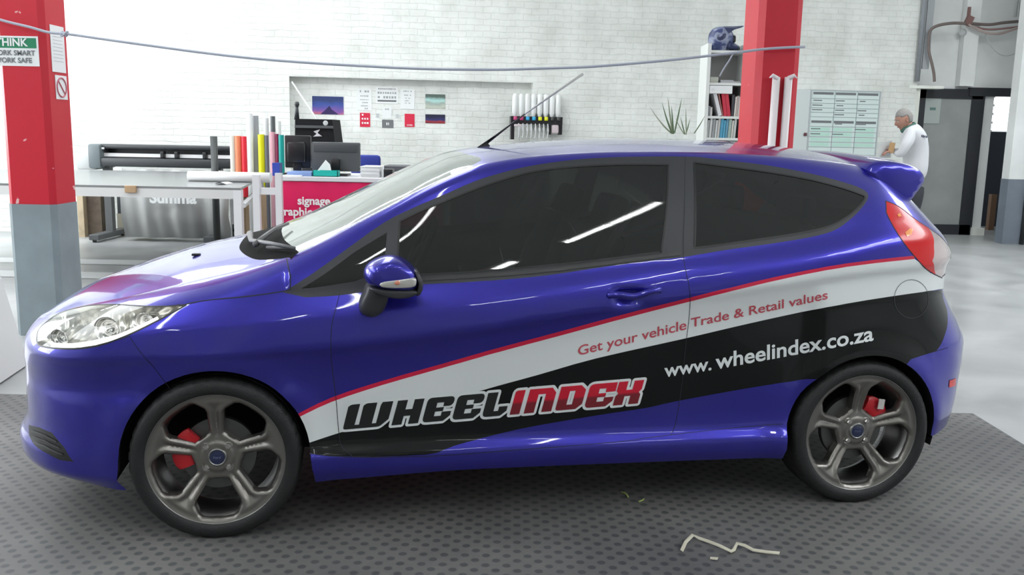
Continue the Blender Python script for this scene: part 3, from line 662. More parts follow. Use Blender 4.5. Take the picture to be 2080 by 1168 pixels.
# mirror
mo = [(737, 556), (741, 540), (756, 528), (778, 519), (800, 517), (822, 524), (842, 541), (852, 560), (851, 580), (838, 590), (800, 588), (765, 582), (742, 573)]
def loft(name, outline, secs, m, parent, sub=2, shift=None):
    vs = []; n = len(outline); y0 = secs[len(secs)//2][0]; base = [cy(px, py, y0) for px, py in outline]; c = sum((Vector(b) for b in base), Vector())/n
    for q in secs:
        y, s = q[0], q[1]; dx, dz = (q[2], q[3]) if len(q) > 2 else (0, 0)
        vs += [(c.x+(b.x-c.x)*s+dx, y, c.z+(b.z-c.z)*s+dz) for b in base]
    fs = [(i*n+k, i*n+(k+1) % n, (i+1)*n+(k+1) % n, (i+1)*n+k) for i in range(len(secs)-1) for k in range(n)]+[tuple(range(n-1, -1, -1)), tuple((len(secs)-1)*n+k for k in range(n))]
    o = MB().add(vs, fs).build(name, m, parent, auto=2.5)
    if sub: o.modifiers.new('s', 'SUBSURF').levels = sub; o.modifiers['s'].render_levels = sub
    return o
mir = loft('door_mirror', mo, [(-1.045, .5, 0, -.004), (-1.04, .78), (-1.0, .97), (-.95, 1.03), (-.90, .97), (-.868, .75, 0, -.01), (-.86, .45, 0, -.02)], PAINT, car); mir['label'] = 'blue door mirror with indicator strip'
mf = loft('mirror_foot', [(742, 572), (758, 578), (790, 582), (792, 600), (785, 622), (776, 636), (758, 646), (738, 641), (726, 628), (729, 606), (740, 590)], [(-.97, .72, .01, .02), (-.95, .9), (-.90, 1.0), (-.86, .95), (-.81, .8)], TRIM, mir); mf['label'] = 'matt black mirror foot'
low = loft('mirror_lower_shell', [(745, 576), (770, 580), (848, 580), (852, 588), (838, 597), (810, 602), (775, 596), (752, 586)], [(-1.035, .85), (-1.02, .98), (-.95, 1.02), (-.9, .97), (-.87, .7)], TRIM, mir)
ind = loft('indicator_strip', [(769, 572), (790, 569), (820, 566), (842, 562), (846, 566), (845, 578), (840, 583), (800, 584), (770, 583)], [(-1.052, .96), (-1.05, 1.0), (-1.03, 1.03), (-1.0, 1.02)], mat('indicator_clear', (.62, .60, .57), .15, .4, coat=1), mir, 1); ind['label'] = 'clear indicator strip'
loft('indicator_bulb', [(801, 570), (812, 569), (815, 576), (809, 580), (800, 579)], [(-1.056, .9), (-1.052, 1), (-1.04, 1)], mat('bulb_orange', (.75, .28, .18), .3, coat=1), ind, 1)
loft('mirror_rim', [(835, 541), (845, 541), (856, 560), (856, 582), (846, 594), (838, 592), (848, 575), (846, 558)], [(-1.03, .95), (-1.01, 1), (-.92, 1), (-.88, .9)], TRIM, mir, 1)
# far mirror
for o_ in (mir, mf, low): pass
fm = MB(); me = mir.data; fm.add([(v.co.x, -v.co.y, v.co.z) for v in me.vertices], [tuple(reversed(p.vertices)) for p in me.polygons]); fm = fm.build('door_mirror', PAINT, car, auto=2.5); fm.modifiers.new('s', 'SUBSURF').render_levels = 2
fm['label'] = 'far side blue door mirror'
# door handle
q, n_ = skin([(1234, 600), (1250, 597), (1287, 594), (1325, 590), (1341, 590)]); pts = [Vector(a)+Vector(b)*o for a, b, o in zip(q, n_, (-.004, .022, .030, .022, -.004))]
hd = MB(); hd.tube([Vector(p) for p in spline(pts, 5)], [.008]+[.013]*19+[.008], 12); vs = hd.v; hd = hd.build('door_handle', PAINT, car, True); hd['label'] = 'blue pull handle'
# antenna
mb = MB(); mb.add([cy(968, 300, -.04), cy(997, 298, -.04), cy(988, 287, -.012), cy(1003, 276, -.005), cy(968, 300, .04), cy(997, 298, .04), cy(988, 287, .012), cy(1003, 276, .005)], [(0, 1, 2), (0, 2, 3), (4, 6, 5), (4, 7, 6), (0, 3, 7, 4), (1, 5, 6, 2), (2, 6, 7, 3), (0, 4, 5, 1)])
an = mb.build('roof_antenna', PLAS, car); ap_ = [cy(x, y, 0) for x, y in ((990, 289), (1036, 254), (1066, 232), (1118, 195), (1184, 150))]
MB().tube(ap_[:3], [.0065, .0034, .003], 8).build('antenna_stem', PLAS, an, True); MB().tube(ap_[2:], [.003, .005, .006], 8).build('antenna_mast', mat('antenna_grey', (.55, .55, .52), .5), an, True)
# wipers
def wiper(pts, r, offs):
    q, n_ = skin(pts); P_ = [Vector(a)+Vector(b)*o for a, b, o in zip(q, n_, offs)]
    return P_
w1 = MB(); w1.tube(wiper([(512, 489), (515, 503), (560, 512), (603, 514)], 0, (.03, .03, .035, .02)), [.014, .009, .008, .006], 8); w1.tube(wiper([(545, 508), (600, 511)], 0, (.012, .012)), .006, 6); w1.build('wiper', mat('wiper_grey', (.16, .16, .165), .4), car, True)
w2 = MB(); w2.tube(wiper([(524, 511), (545, 493), (566, 478), (590, 463)], 0, (.03, .03, .03, .02)), [.012, .009, .008, .006], 8); w2.build('wiper', mat('wiper_grey'), car, True)
q, n_ = skin([(399, 519)], .004); MB().box(q[0], (.035, .02, .01), bev=.004).build('washer_jet', PLAS, car)
# number plate area, exhaust, front bar, rear reflector
def patch(name, px, off, m, parent=None, n=0):
    P_ = PX(px); V = dens(P_, .012, True); ax = np.array(V); x0, y0 = ax.min(0); x1, y1 = ax.max(0)
    g = [(x, y) for x in np.arange(x0, x1, .012) for y in np.arange(y0, y1, .012)]; g = np.array(g) if g else np.zeros((0, 2))
    if len(g): g = g[inpoly(V, g)]
    r = delaunay_2d_cdt([Vector(p) for p in V]+[Vector(p) for p in g], [(i, (i+1) % len(V)) for i in range(len(V))], [], 1, 1e-5)
    U = np.array([tuple(p) for p in r[0]]); Pq, Nq = ev(U[:, 0], U[:, 1], off); return mkobj(name, Pq, [tuple(f) for f in r[2]], m, parent or car, smooth=True, normals=Nq)
patch('rear_reflector', [(1928, 773), (1941, 768), (1940, 783), (1927, 787)], .002, REDL)
for a_, b_ in (((1826, 437), (1833, 434)), ((1830, 447), (1835, 450)), ((1842, 474), (1852, 466))): pass
patch('amber_spot', [(1838, 472), (1848, 464), (1854, 466), (1851, 477), (1842, 481)], .0015, AMB, PARTS['tail_light_lens'])  # orange reflections on the tail light, painted as patches of colour
patch('amber_spot', [(1822, 436), (1828, 433), (1831, 439), (1825, 441)], .0015, AMB, PARTS['tail_light_lens'])
# fog recess slats
for k in range(3):
    P_ = PX([(66+k*2, 874+k*12), (92, 884+k*11), (116+k*6, 897+k*13)]); ribbon([P_], .006, .004, mat('satin_black_trim'), 'recess_slat', False, PARTS['fog_lamp_recess'])

# ---- lettering on the flank
def flank(v, f, tf_, off, m, name, parent, uvz=None):
    P_ = [tf_(x, y) for x, y in v]; q, _ = skin(P_, off); o = mkobj(name, q, f, m, parent)
    if uvz is not None:
        uvl = o.data.uv_layers.new(name='v'); 
        for l in o.data.loops: uvl.data[l.index].uv = (0, uvz[l.vertex_index])
    return o
def line_text(txt, x0, y0, x1, y1, hpx, off, m, name, parent, bold=0.0, shear=0.0):
    v, f = text_mesh(txt, 1.0, bold=bold); xs = [a for a, b in v]; w = max(xs); mn = min(xs)
    def tf_(x, y): u_ = (x-mn)/(w-mn); return (x0+(x1-x0)*u_+shear*y*hpx, y0+(y1-y0)*u_-y*hpx)
    return flank(v, f, tf_, off, m, name, parent)
LR_ = mat('faded_red_lettering', (.55, .08, .11), .4); LW_ = mat('white_lettering', (.80, .83, .84), .4)
line_text('Get your vehicle', 1174, 722, 1394, 668.5, 28, .0014, LR_, 'slogan_lettering', PARTS['door_skin'], .012)
line_text('Trade & Retail values', 1403, 664.5, 1681, 607, 26, .0014, LR_, 'slogan_lettering', PARTS['quarter_panel'], .012)
line_text('www.', 1349, 765.5, 1445, 751, 38, .0014, LW_, 'web_address', PARTS['quarter_panel'], .02)
line_text('wheelindex.co.za', 1453, 749.5, 1774, 691, 43, .0014, LW_, 'web_address', PARTS['quarter_panel'], .02)
def rnd(P, idx, r=14):
    out = []
    for i, p in enumerate(P):
        if i in idx:
            a = np.array(P[i-1], float); b = np.array(p, float); c = np.array(P[(i+1) % len(P)], float); u1 = (a-b)/np.linalg.norm(a-b); u2_ = (c-b)/np.linalg.norm(c-b)
            for t in (0, .25, .5, .75, 1): out.append(tuple((1-t)**2*(b+u1*r)+2*t*(1-t)*b+t*t*(b+u2_*r)))
        else: out.append(tuple(p))
    return out
def Lr(u, P, ri=(), r=18): return rnd([(u+x, y) for x, y in P], ri, r)
Wl = [(0, 0), (235, 0), (282, 45), (282, 160), (215, 160), (207, 150), (207, 25), (180, 25), (180, 160), (105, 160), (98, 150), (98, 25), (70, 25), (70, 160), (8, 160), (0, 150)]
Hl = [(0, 0), (64, 0), (64, 55), (106, 55), (106, 0), (170, 0), (170, 160), (108, 160), (108, 98), (64, 98), (64, 160), (0, 160)]
El = [(0, 0), (135, 0), (172, 34), (172, 62), (112, 62), (112, 36), (68, 36), (68, 66), (118, 66), (118, 92), (68, 92), (68, 124), (112, 124), (112, 98), (175, 98), (175, 160), (0, 160)]
Ll = [(0, 0), (115, 0), (150, 30), (150, 62), (95, 62), (95, 34), (66, 34), (66, 160), (0, 160)]
Il = [(0, 0), (62, 0), (62, 160), (0, 160)]
Nl = [(0, 0), (64, 0), (64, 122), (112, 122), (112, 0), (176, 0), (176, 125), (145, 160), (0, 160)]
Dl = [(0, 0), (130, 0), (166, 32), (166, 128), (130, 160), (0, 160)]; Dh = [(64, 34), (64, 126), (100, 126), (100, 34)]
Xl = [(0, 0), (60, 0), (60, 58), (98, 58), (98, 0), (160, 0), (160, 62), (146, 80), (160, 98), (160, 160), (100, 160), (100, 100), (60, 100), (60, 160), (0, 160), (0, 98), (14, 80), (0, 62)]
wheel_l = [Lr(0, Wl, (0, 1, 5, 9, 14)), Lr(312, Hl), Lr(506, El, (0, 14, 15, 16), 30), Lr(698, El, (0, 14, 15, 16), 30), Lr(890, Ll, (0,), 30)]
index_l = [Lr(1068, Il, (3,)), Lr(1158, Nl, (13,)), Lr(1358, Dl, (0,)), [(1358+x, y) for x, y in Dh], Lr(1545, El, (0, 16), 30), Lr(1728, Xl)]
def lt(u, v_): 
    X = 50+u+.27*v_*(1-.02*u/1880); Y = 418-.0896*u-v_*(1-.06*u/1880); return (680+X*.3173, 740+Y*.3173)
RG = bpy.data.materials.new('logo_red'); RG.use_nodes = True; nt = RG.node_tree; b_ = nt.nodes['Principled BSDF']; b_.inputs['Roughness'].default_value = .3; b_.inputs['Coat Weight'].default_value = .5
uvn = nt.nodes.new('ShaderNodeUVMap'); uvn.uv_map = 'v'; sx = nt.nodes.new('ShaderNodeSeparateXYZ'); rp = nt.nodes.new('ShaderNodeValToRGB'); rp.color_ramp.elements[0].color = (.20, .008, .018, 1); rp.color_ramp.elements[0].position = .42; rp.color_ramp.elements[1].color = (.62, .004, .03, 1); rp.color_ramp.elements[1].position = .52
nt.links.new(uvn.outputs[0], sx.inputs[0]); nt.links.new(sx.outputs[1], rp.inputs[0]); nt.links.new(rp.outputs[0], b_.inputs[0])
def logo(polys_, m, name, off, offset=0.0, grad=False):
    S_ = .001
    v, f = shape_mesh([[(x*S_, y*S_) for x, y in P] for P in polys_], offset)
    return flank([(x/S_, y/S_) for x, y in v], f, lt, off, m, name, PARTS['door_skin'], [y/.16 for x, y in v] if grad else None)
def outline(polys_, w, m, name, off):
    mb = MB(); V = []; Fs = []
    for P in polys_:
        n = len(P)
        for i in range(n):
            a = np.array(P[i]); b = np.array(P[(i+1) % n]); d = b-a; L_ = np.linalg.norm(d)
            if L_ < 1e-6: continue
            s = np.array([-d[1], d[0]])/L_*w; k = len(V); V += [tuple(a+s), tuple(a-s), tuple(b-s), tuple(b+s)]; Fs.append((k, k+1, k+2, k+3))
            k = len(V); V += [tuple(a+w*np.array([math.cos(t*PI/5), math.sin(t*PI/5)])) for t in range(10)]; Fs.append(tuple(range(k, k+10)))
    return flank(V, Fs, lt, off, m, name, PARTS['door_skin'])
outline(wheel_l+index_l, 17, LW_, 'logo_outline', .0012)
logo(wheel_l, mat('logo_black', (.008, .009, .01), .3, coat=.5), 'logo_lettering', .0024)
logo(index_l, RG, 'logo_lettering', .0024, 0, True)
# ================================================================ THE HALL
def struct(o): o['kind'] = 'structure'; return o
def whitewash():
    m = mat('whitewashed_brick', (.80, .83, .80), .75); n = m.node_tree; b = n.nodes['Principled BSDF']
    t = n.nodes.new('ShaderNodeTexCoord'); mp = n.nodes.new('ShaderNodeMapping'); mp.inputs['Rotation'].default_value = (-PI/2, 0, 0)
    br = n.nodes.new('ShaderNodeTexBrick'); br.inputs['Scale'].default_value = 1.0; br.inputs['Brick Width'].default_value = .23; br.inputs['Row Height'].default_value = .085; br.inputs['Mortar Size'].default_value = .007; br.inputs['Mortar Smooth'].default_value = .6
    br.inputs['Color1'].default_value = (1, 1, 1, 1); br.inputs['Color2'].default_value = (.96, .96, .96, 1); br.inputs['Mortar'].default_value = (.86, .86, .86, 1)
    z = n.nodes.new('ShaderNodeTexNoise'); z.inputs['Scale'].default_value = 1.6; z.inputs['Detail'].default_value = 9; z.inputs['Roughness'].default_value = .65
    r = n.nodes.new('ShaderNodeValToRGB'); r.color_ramp.elements[0].position = .33; r.color_ramp.elements[0].color = (.66, .68, .64, 1); r.color_ramp.elements[1].position = .62; r.color_ramp.elements[1].color = (.84, .865, .835, 1)
    mx = n.nodes.new('ShaderNodeMix'); mx.data_type = 'RGBA'; mx.blend_type = 'MULTIPLY'; mx.inputs[0].default_value = .35
    z2 = n.nodes.new('ShaderNodeTexNoise'); z2.inputs['Scale'].default_value = 14; z2.inputs['Detail'].default_value = 6
    ad = n.nodes.new('ShaderNodeMath'); ad.operation = 'ADD'; bp = n.nodes.new('ShaderNodeBump'); bp.inputs['Strength'].default_value = .45; bp.inputs['Distance'].default_value = .02
    n.links.new(t.outputs['Object'], mp.inputs[0]); n.links.new(t.outputs['Object'], z.inputs['Vector']); n.links.new(t.outputs['Object'], z2.inputs['Vector'])
    z3 = n.nodes.new('ShaderNodeTexNoise'); z3.inputs['Scale'].default_value = 5; z3.inputs['Detail'].default_value = 3; vm = n.nodes.new('ShaderNodeVectorMath'); vm.operation = 'MULTIPLY_ADD'; vm.inputs[1].default_value = (.05, .05, .05); n.links.new(t.outputs['Object'], z3.inputs['Vector']); n.links.new(z3.outputs['Color'], vm.inputs[0]); n.links.new(mp.outputs[0], vm.inputs[2]); n.links.new(vm.outputs[0], br.inputs['Vector'])
    n.links.new(z.outputs['Fac'], r.inputs[0]); n.links.new(r.outputs[0], mx.inputs[6]); n.links.new(br.outputs['Color'], mx.inputs[7]); n.links.new(mx.outputs[2], b.inputs['Base Color'])
    n.links.new(br.outputs['Fac'], ad.inputs[0]); n.links.new(z2.outputs['Fac'], ad.inputs[1]); n.links.new(ad.outputs[0], bp.inputs['Height']); bp.invert = True; n.links.new(bp.outputs[0], b.inputs['Normal'])
    return m
WWASH = whitewash(); PLASTER = mat('white_plaster', (.82, .84, .83), .8, mottle=(1.5, .12), bump=(30, .1)); GREYP = mat('grey_wall_paint', (.17, .20, .24), .6, mottle=(3, .15))
WA = math.atan(WYS); WM = Matrix.Translation((0, WY0, 0)) @ Matrix.Rotation(WA, 4, 'Z'); WI = WM.inverted()
def wl(px, py, off=0.0): p = WI @ at_wall(px, py, off); return (p.x, p.z)
def onwall(o): o.matrix_world = WM @ o.matrix_world; return o
REC = .16
xL = wl(588, 200)[0]; xR = wl(1082, 200)[0]; zT = (wl(588, 152)[1]+wl(1082, 171)[1])/2; zB = .75
XA, XB = -8.3, wl(1851, 300)[0]
w = MB(); TH = .3
for (x0, x1, z0_, z1_) in ((XA, xL, 0, CEIL), (xR, XB, 0, CEIL), (xL, xR, zT, CEIL), (xL, xR, 0, zB)):
    w.box(((x0+x1)/2, TH/2, (z0_+z1_)/2), (x1-x0, TH, z1_-z0_))
w.box(((xL+xR)/2, REC+.07, (zT+zB)/2), (xR-xL, .14, zT-zB))
onwall(struct(w.build('wall_back', WWASH)))
fl = lambda n, x0, x1, y0, y1, z, m: mkobj(n, [(x0, y0, z), (x1, y0, z), (x1, y1, z), (x0, y1, z)], [(0, 1, 2, 3)], m)
# floor: worn grey screed
fm_ = mat('worn_screed', (.30, .31, .32), .34); n = fm_.node_tree; b = n.nodes['Principled BSDF']; t = n.nodes.new('ShaderNodeTexCoord'); z = n.nodes.new('ShaderNodeTexNoise'); z.inputs['Scale'].default_value = 1.1; z.inputs['Detail'].default_value = 8; z.inputs['Distortion'].default_value = .8
r = n.nodes.new('ShaderNodeValToRGB'); r.color_ramp.elements[0].position = .3; r.color_ramp.elements[0].color = (.27, .28, .285, 1); r.color_ramp.elements[1].position = .68; r.color_ramp.elements[1].color = (.47, .48, .48, 1)
r2_ = n.nodes.new('ShaderNodeMapRange'); r2_.inputs[3].default_value = .22; r2_.inputs[4].default_value = .5
n.links.new(t.outputs['Object'], z.inputs['Vector']); n.links.new(z.outputs['Fac'], r.inputs[0]); n.links.new(r.outputs[0], b.inputs['Base Color']); n.links.new(z.outputs['Fac'], r2_.inputs[0]); n.links.new(r2_.outputs[0], b.inputs['Roughness'])
struct(fl('floor', -8.6, 11.5, -7.2, 18, 0, fm_))
# ceiling (built from strips so that the roof lights are real openings)
RL = [(-6.8, -4.6, -3, 12), (-2.2, -1.0, 4.5, 12), (5.6, 7.2, -3, 11)]
cb_ = MB(); ys = [-7.2, -3, 4.5, 11, 12, 18]
for i in range(len(ys)-1):
    y0, y1 = ys[i], ys[i+1]; x = -8.6
    for (a, b_, c, d) in sorted(RL)+[(11.5, 11.5, -99, 99)]:
        if c <= y0 and d >= y1:
            if a > x: cb_.box(((x+a)/2, (y0+y1)/2, CEIL+.05), (a-x, y1-y0, .1))
            x = b_
struct(cb_.build('ceiling', mat('ceiling_board', (.80, .82, .81), .8)))
DAY = mat('roof_light_sheet', (.9, .95, 1), .6, emit=(.93, .97, 1), es=2.0)
for i, (a, b_, c, d) in enumerate(RL):
    struct(mkobj('window_%d' % (i+3), [(a, c, CEIL+.06), (b_, c, CEIL+.06), (b_, d, CEIL+.06), (a, d, CEIL+.06)], [(3, 2, 1, 0)], DAY))
    o = area('roof_light_daylight', ((a+b_)/2, (c+d)/2, CEIL+.02), (0, 0, 0), b_-a, d-c, (25, 60, 115)[i]*(b_-a)*(d-c)/10, (.95, .98, 1))
# wall behind the camera, left wall with high windows, right wall
WM_G = mat('grey_block_wall', (.50, .52, .50), .8, mottle=(1.2, .4))
struct(MB().box((1.5, -7.3, CEIL/2), (20.4, .2, CEIL)).build('wall_front', WM_G))
lw = MB(); 
for (y0, y1, z0_, z1_) in ((-7.2, 14, 0, 1.2), (-7.2, 14, 3.6, CEIL), (-7.2, 3.0, 1.2, 3.6), (5.6, 7, 1.2, 3.6), (11.5, 14, 1.2, 3.6)): lw.box((-8.5, (y0+y1)/2, (z0_+z1_)/2), (.2, y1-y0, z1_-z0_))
struct(lw.build('wall_left', PLASTER))
for i, (y0, y1) in enumerate(((3.0, 5.6), (7, 11.5))):
    wf = struct(thing('window_%d' % (i+1), None, None, (-8.5, (y0+y1)/2, 2.4))); L_ = y1-y0
    MB().box((0, 0, 0), (.01, L_, 2.4)).build('pane', mat('daylit_pane', (.9, .95, 1), .5, emit=(.95, .98, 1), es=3), wf)
    mb = MB()
    for k in range(7): mb.box((.03, -L_/2+L_*k/6, 0), (.05, .05, 2.4))
    for k in range(4): mb.box((.03, 0, -1.2+.8*k), (.05, L_, .05))
    mb.build('window_frame', mat('steel_frame', (.4, .42, .42), .5), wf)
    area('window_daylight', (-8.35, (y0+y1)/2, 2.4), (0, -PI/2, 0), 2.4, L_, 18*L_, (.96, .98, 1))
struct(MB().box((11.4, 4.9, CEIL/2), (.2, 24.2, CEIL)).build('wall_right', PLASTER))
# fluorescent fittings
def make_light(x, y, along, first):
    t = thing('fluorescent_light', 'twin fluorescent tube fitting hanging under the ceiling', 'ceiling light', (x, y, 3.86), 0 if along else PI/2, 'fluorescent fittings under the ceiling')
    MB().box((0, 0, .04), (.13, 2.5, .05), bev=.01).build('fitting', mat('white_enamel', (.8, .8, .8), .4), t)
    for k in (-1, 1):
        MB().tube([(0, k*.62-.59, 0), (0, k*.62+.59, 0)], .018, 10).build('tube', mat('fluorescent_tube', (1, 1, 1), .4, emit=(.97, 1, .98), es=34), t)
    MB().tube([(0, -.9, .06), (0, -.9, CEIL-3.86)], .008, 6).build('hanger', mat('white_enamel'), t); MB().tube([(0, .9, .06), (0, .9, CEIL-3.86)], .008, 6).build('hanger', mat('white_enamel'), t)
    return t
LT0 = None
for x, y in ((2.15, -.2), (-.2, .35), (-2.5, 1.4), (2.15, -4.2), (-.3, -3.6), (4.7, .2), (-2.5, -3.2), (4.7, -4.0), (-5.5, 9.6), (-2.6, 10.0), (1.2, 10.2), (5.0, 10.6)):  # last four, out of view, are added to brighten the upper back wall
    if LT0 is None: LT0 = make_light(x, y, True, True)
    else: c = copy_tree(LT0); c.location = (x, y, 3.86); c.rotation_euler = (0, 0, PI/2 if y > 9 else 0)

# ---- rubber mat under the car
mm = mat('perforated_mat', (.12, .12, .125), .6); n = mm.node_tree; b = n.nodes['Principled BSDF']; t = n.nodes.new('ShaderNodeTexCoord'); mp = n.nodes.new('ShaderNodeMapping'); mp.inputs['Rotation'].default_value = (0, 0, PI/4); mp.inputs['Scale'].default_value = (19.5, 19.5, 19.5)
vo = n.nodes.new('ShaderNodeTexVoronoi'); vo.inputs['Scale'].default_value = 1; vo.inputs['Randomness'].default_value = 0; vo.voronoi_dimensions = '2D'
r = n.nodes.new('ShaderNodeValToRGB'); r.color_ramp.elements[0].position = .22; r.color_ramp.elements[0].color = (.078, .081, .086, 1); r.color_ramp.elements[1].position = .33; r.color_ramp.elements[1].color = (.145, .143, .140, 1)
z = n.nodes.new('ShaderNodeTexNoise'); z.inputs['Scale'].default_value = 1.3; z.inputs['Detail'].default_value = 8; r3 = n.nodes.new('ShaderNodeValToRGB'); r3.color_ramp.elements[0].position = .35; r3.color_ramp.elements[0].color = (.72, .72, .73, 1); r3.color_ramp.elements[1].position = .65; r3.color_ramp.elements[1].color = (1.25, 1.24, 1.2, 1)
mx = n.nodes.new('ShaderNodeMix'); mx.data_type = 'RGBA'; mx.blend_type = 'MULTIPLY'; mx.inputs[0].default_value = 1
bp = n.nodes.new('ShaderNodeBump'); bp.inputs['Strength'].default_value = .6; bp.inputs['Distance'].default_value = .004
n.links.new(t.outputs['Object'], mp.inputs[0]); n.links.new(mp.outputs[0], vo.inputs['Vector']); n.links.new(vo.outputs['Distance'], r.inputs[0]); n.links.new(t.outputs['Object'], z.inputs['Vector']); n.links.new(z.outputs['Fac'], r3.inputs[0])
n.links.new(r.outputs[0], mx.inputs[6]); n.links.new(r3.outputs[0], mx.inputs[7]); n.links.new(mx.outputs[2], b.inputs['Base Color']); n.links.new(r.outputs[0], bp.inputs['Height']); n.links.new(bp.outputs[0], b.inputs['Normal'])
tag(MB().box((-2.2, 1.2, .003), (9.44, 7.16, .006)).build('floor_mat', mm), 'large grey perforated rubber mat under the car', 'floor mat')

# ---- red and grey columns
def redpaint():
    m = mat('red_column_paint', (.60, .012, .03), .42); n = m.node_tree; b = n.nodes['Principled BSDF']; t = n.nodes.new('ShaderNodeTexCoord'); z = n.nodes.new('ShaderNodeTexNoise'); z.inputs['Scale'].default_value = 9; z.inputs['Detail'].default_value = 4
    r = n.nodes.new('ShaderNodeValToRGB'); r.color_ramp.elements[0].position = .685; r.color_ramp.elements[0].color = (.56, .010, .028, 1); r.color_ramp.elements[1].position = .70; r.color_ramp.elements[1].color = (.75, .45, .45, 1)
    n.links.new(t.outputs['Object'], z.inputs['Vector']); n.links.new(z.outputs['Fac'], r.inputs[0]); n.links.new(r.outputs[0], b.inputs['Base Color']); return m
REDP = redpaint(); GREY2 = mat('grey_column_paint', (.24, .29, .31), .6, mottle=(4, .15))
def column(name, xl, w_, Y, dz, label, ch, zc):
    c = ch; P = [(0, c), (c, 0), (w_-c, 0), (w_, c), (w_, dz-c), (w_-c, dz), (c, dz), (0, dz-c)]
    o = MB().prism(P, 0, CEIL-zc, Matrix.Translation((xl, Y, zc))).build(name, REDP); tag(o, label, 'column')
    g = MB().prism([(x-.004 if x < w_/2 else x+.004, y-.004 if y < dz/2 else y+.004) for x, y in P], 0, zc, Matrix.Translation((xl, Y, 0))).build('column_base', GREY2, o); g['label'] = 'grey painted lower column'; return o
YL = 6.2; xa = at(21, 500, YL).x; xb = at(106, 500, YL).x; zc = at(60, 415, YL).z
cl = column('column', xa, xb-xa+.035, YL, .34, 'red column with grey base and a safety sign, left of the car', .035, zc); XRL = xb+.035
xa2 = at(1503, 200, YL).x; 
YR = 6.2; xl2 = at(1533, 200, YR).x; xr2 = at(1621, 200, YR).x
column('column', xl2, xr2-xl2, YR, .44, 'red column with two white tubes standing against it, behind the car', .04, .9)
def at_x(px, py, X):
    d = ray(px, py); return EYE+d*(X/d.x)
WHT = mat('white_sheet', (.82, .84, .84), .5); INK = mat('grey_print', (.16, .17, .18), .6); GRN = mat('green_sign', (.01, .22, .10), .5); 
def quad3(name, P, m, parent=None, th=.004, n=(0, -1, 0)):
    n = Vector(n); P = [Vector(p) for p in P]; return MB().add(P+[p+n*th for p in P], [(0, 1, 2, 3), (7, 6, 5, 4), (0, 4, 5, 1), (1, 5, 6, 2), (2, 6, 7, 3), (3, 7, 4, 0)]).build(name, m, parent)
sl = at(-28, 74, YL).x; sr = at(77, 74, YL).x; st_ = at(74, 74, YL-.0).z; sb = at(78, 135, YL).z
sg = quad3('safety_sign', [(sl, YL, sb), (sr, YL, sb), (sr, YL, st_), (sl, YL, st_)], WHT); tag(sg, 'white and green THINK safety sign on the left red column', 'sign')
zh = st_-(st_-sb)*.40
quad3('sign_header', [(sl+.012, YL-.004, zh), (sr-.012, YL-.004, zh), (sr-.012, YL-.004, st_-.012), (sl+.012, YL-.004, st_-.012)], GRN, sg, .001)
cx_ = (sl+sr)/2; hh = st_-sb
text_on('THINK', hh*.36, (cx_-.005, YL-.005, zh+hh*.07), (1, 0, 0), (0, 0, 1), WHT, sg, 'sign_text', bold=.002, align='CENTER')
text_on('WORK SMART\nWORK SAFE', hh*.235, (cx_, YL-.005, zh-hh*.24), (1, 0, 0), (0, 0, 1), INK, sg, 'sign_text', bold=.0012, align='CENTER', line=1.05)
X1 = XRL+.001
def sidesheet(name, px, label, cat, m=WHT):
    P = [at_x(x, y, X1) for x, y in px]; y0 = min(p.y for p in P); y1 = max(p.y for p in P); z1_ = sum(p.z for p in P[:2])/2; z0_ = sum(p.z for p in P[2:])/2
    y0 = max(y0, YL+.045); y1 = min(y1, YL+.31)
    o = quad3(name, [(X1, y0, z0_), (X1, y1, z0_), (X1, y1, z1_), (X1, y0, z1_)], m, None, .003, (1, 0, 0)); tag(o, label, cat); return o, y0, y1, z0_, z1_
o, y0, y1, z0_, z1_ = sidesheet('notice_sheet', [(101, 49), (128, 56), (133, 149), (106, 145)], 'tall white paper notice on the side of the left column', 'notice')
for k in range(9): MB().box((X1+.0035, (y0+y1)/2, z1_-.05-(z1_-z0_-.1)*k/9), (.001, (y1-y0)*.7, .003)).build('printed_line', mat('pale_print', (.5, .52, .55), .6), o)
o, y0, y1, z0_, z1_ = sidesheet('no_smoking_sign', [(111, 152), (134, 155), (137, 203), (114, 201)], 'small white prohibition sign below the paper notice', 'sign')
yc = (y0+y1)/2; zc_ = (z0_+z1_)/2; rr_ = min(y1-y0, z1_-z0_)*.40
mb = MB(); mb.tube([(X1+.004, yc+rr_*math.cos(2*PI*k/32), zc_+rr_*math.sin(2*PI*k/32)) for k in range(33)], rr_*.09, 6); mb.tube([(X1+.004, yc-rr_*.68, zc_+rr_*.68), (X1+.004, yc+rr_*.68, zc_-rr_*.68)], rr_*.08, 6); mb.build('prohibition_symbol', mat('dull_red_print', (.5, .12, .16), .5), o)
# rope between the columns
rp_ = [(-40, 22), (0, 40), (60, 55), (100, 66), (137, 69), (200, 78), (300, 92), (420, 108), (520, 119), (620, 127), (700, 132), (850, 139.5), (1000, 141.5), (1100, 139), (1200, 135.5), (1330, 125), (1425, 115), (1505, 105.5), (1560, 99), (1635, 95)]
P_ = [Vector((-8.38, YL-.05, 3.35)), at(-420, -36, YL-.05), at(-200, -6, YL-.05)]+[at(x, y, YL-.05) for x, y in spline(rp_, 4)]
rm = mat('rope', (.42, .45, .52), .8); rope = MB().tube(P_, .0085, 8).build('rope', rm, None, True); tag(rope, 'thin grey rope sagging between the two red columns', 'rope')
kn = at(137, 69, YL-.05); mb = MB(); 
for k in range(3): mb.tube([kn+Vector((.014*(k-1)-.02+.010*math.cos(a/10*2*PI), .012*math.sin(a/10*2*PI), .016*math.sin(a/10*2*PI+k))) for a in range(11)], .005, 6)
mb.build('knot', rm, rope, True)
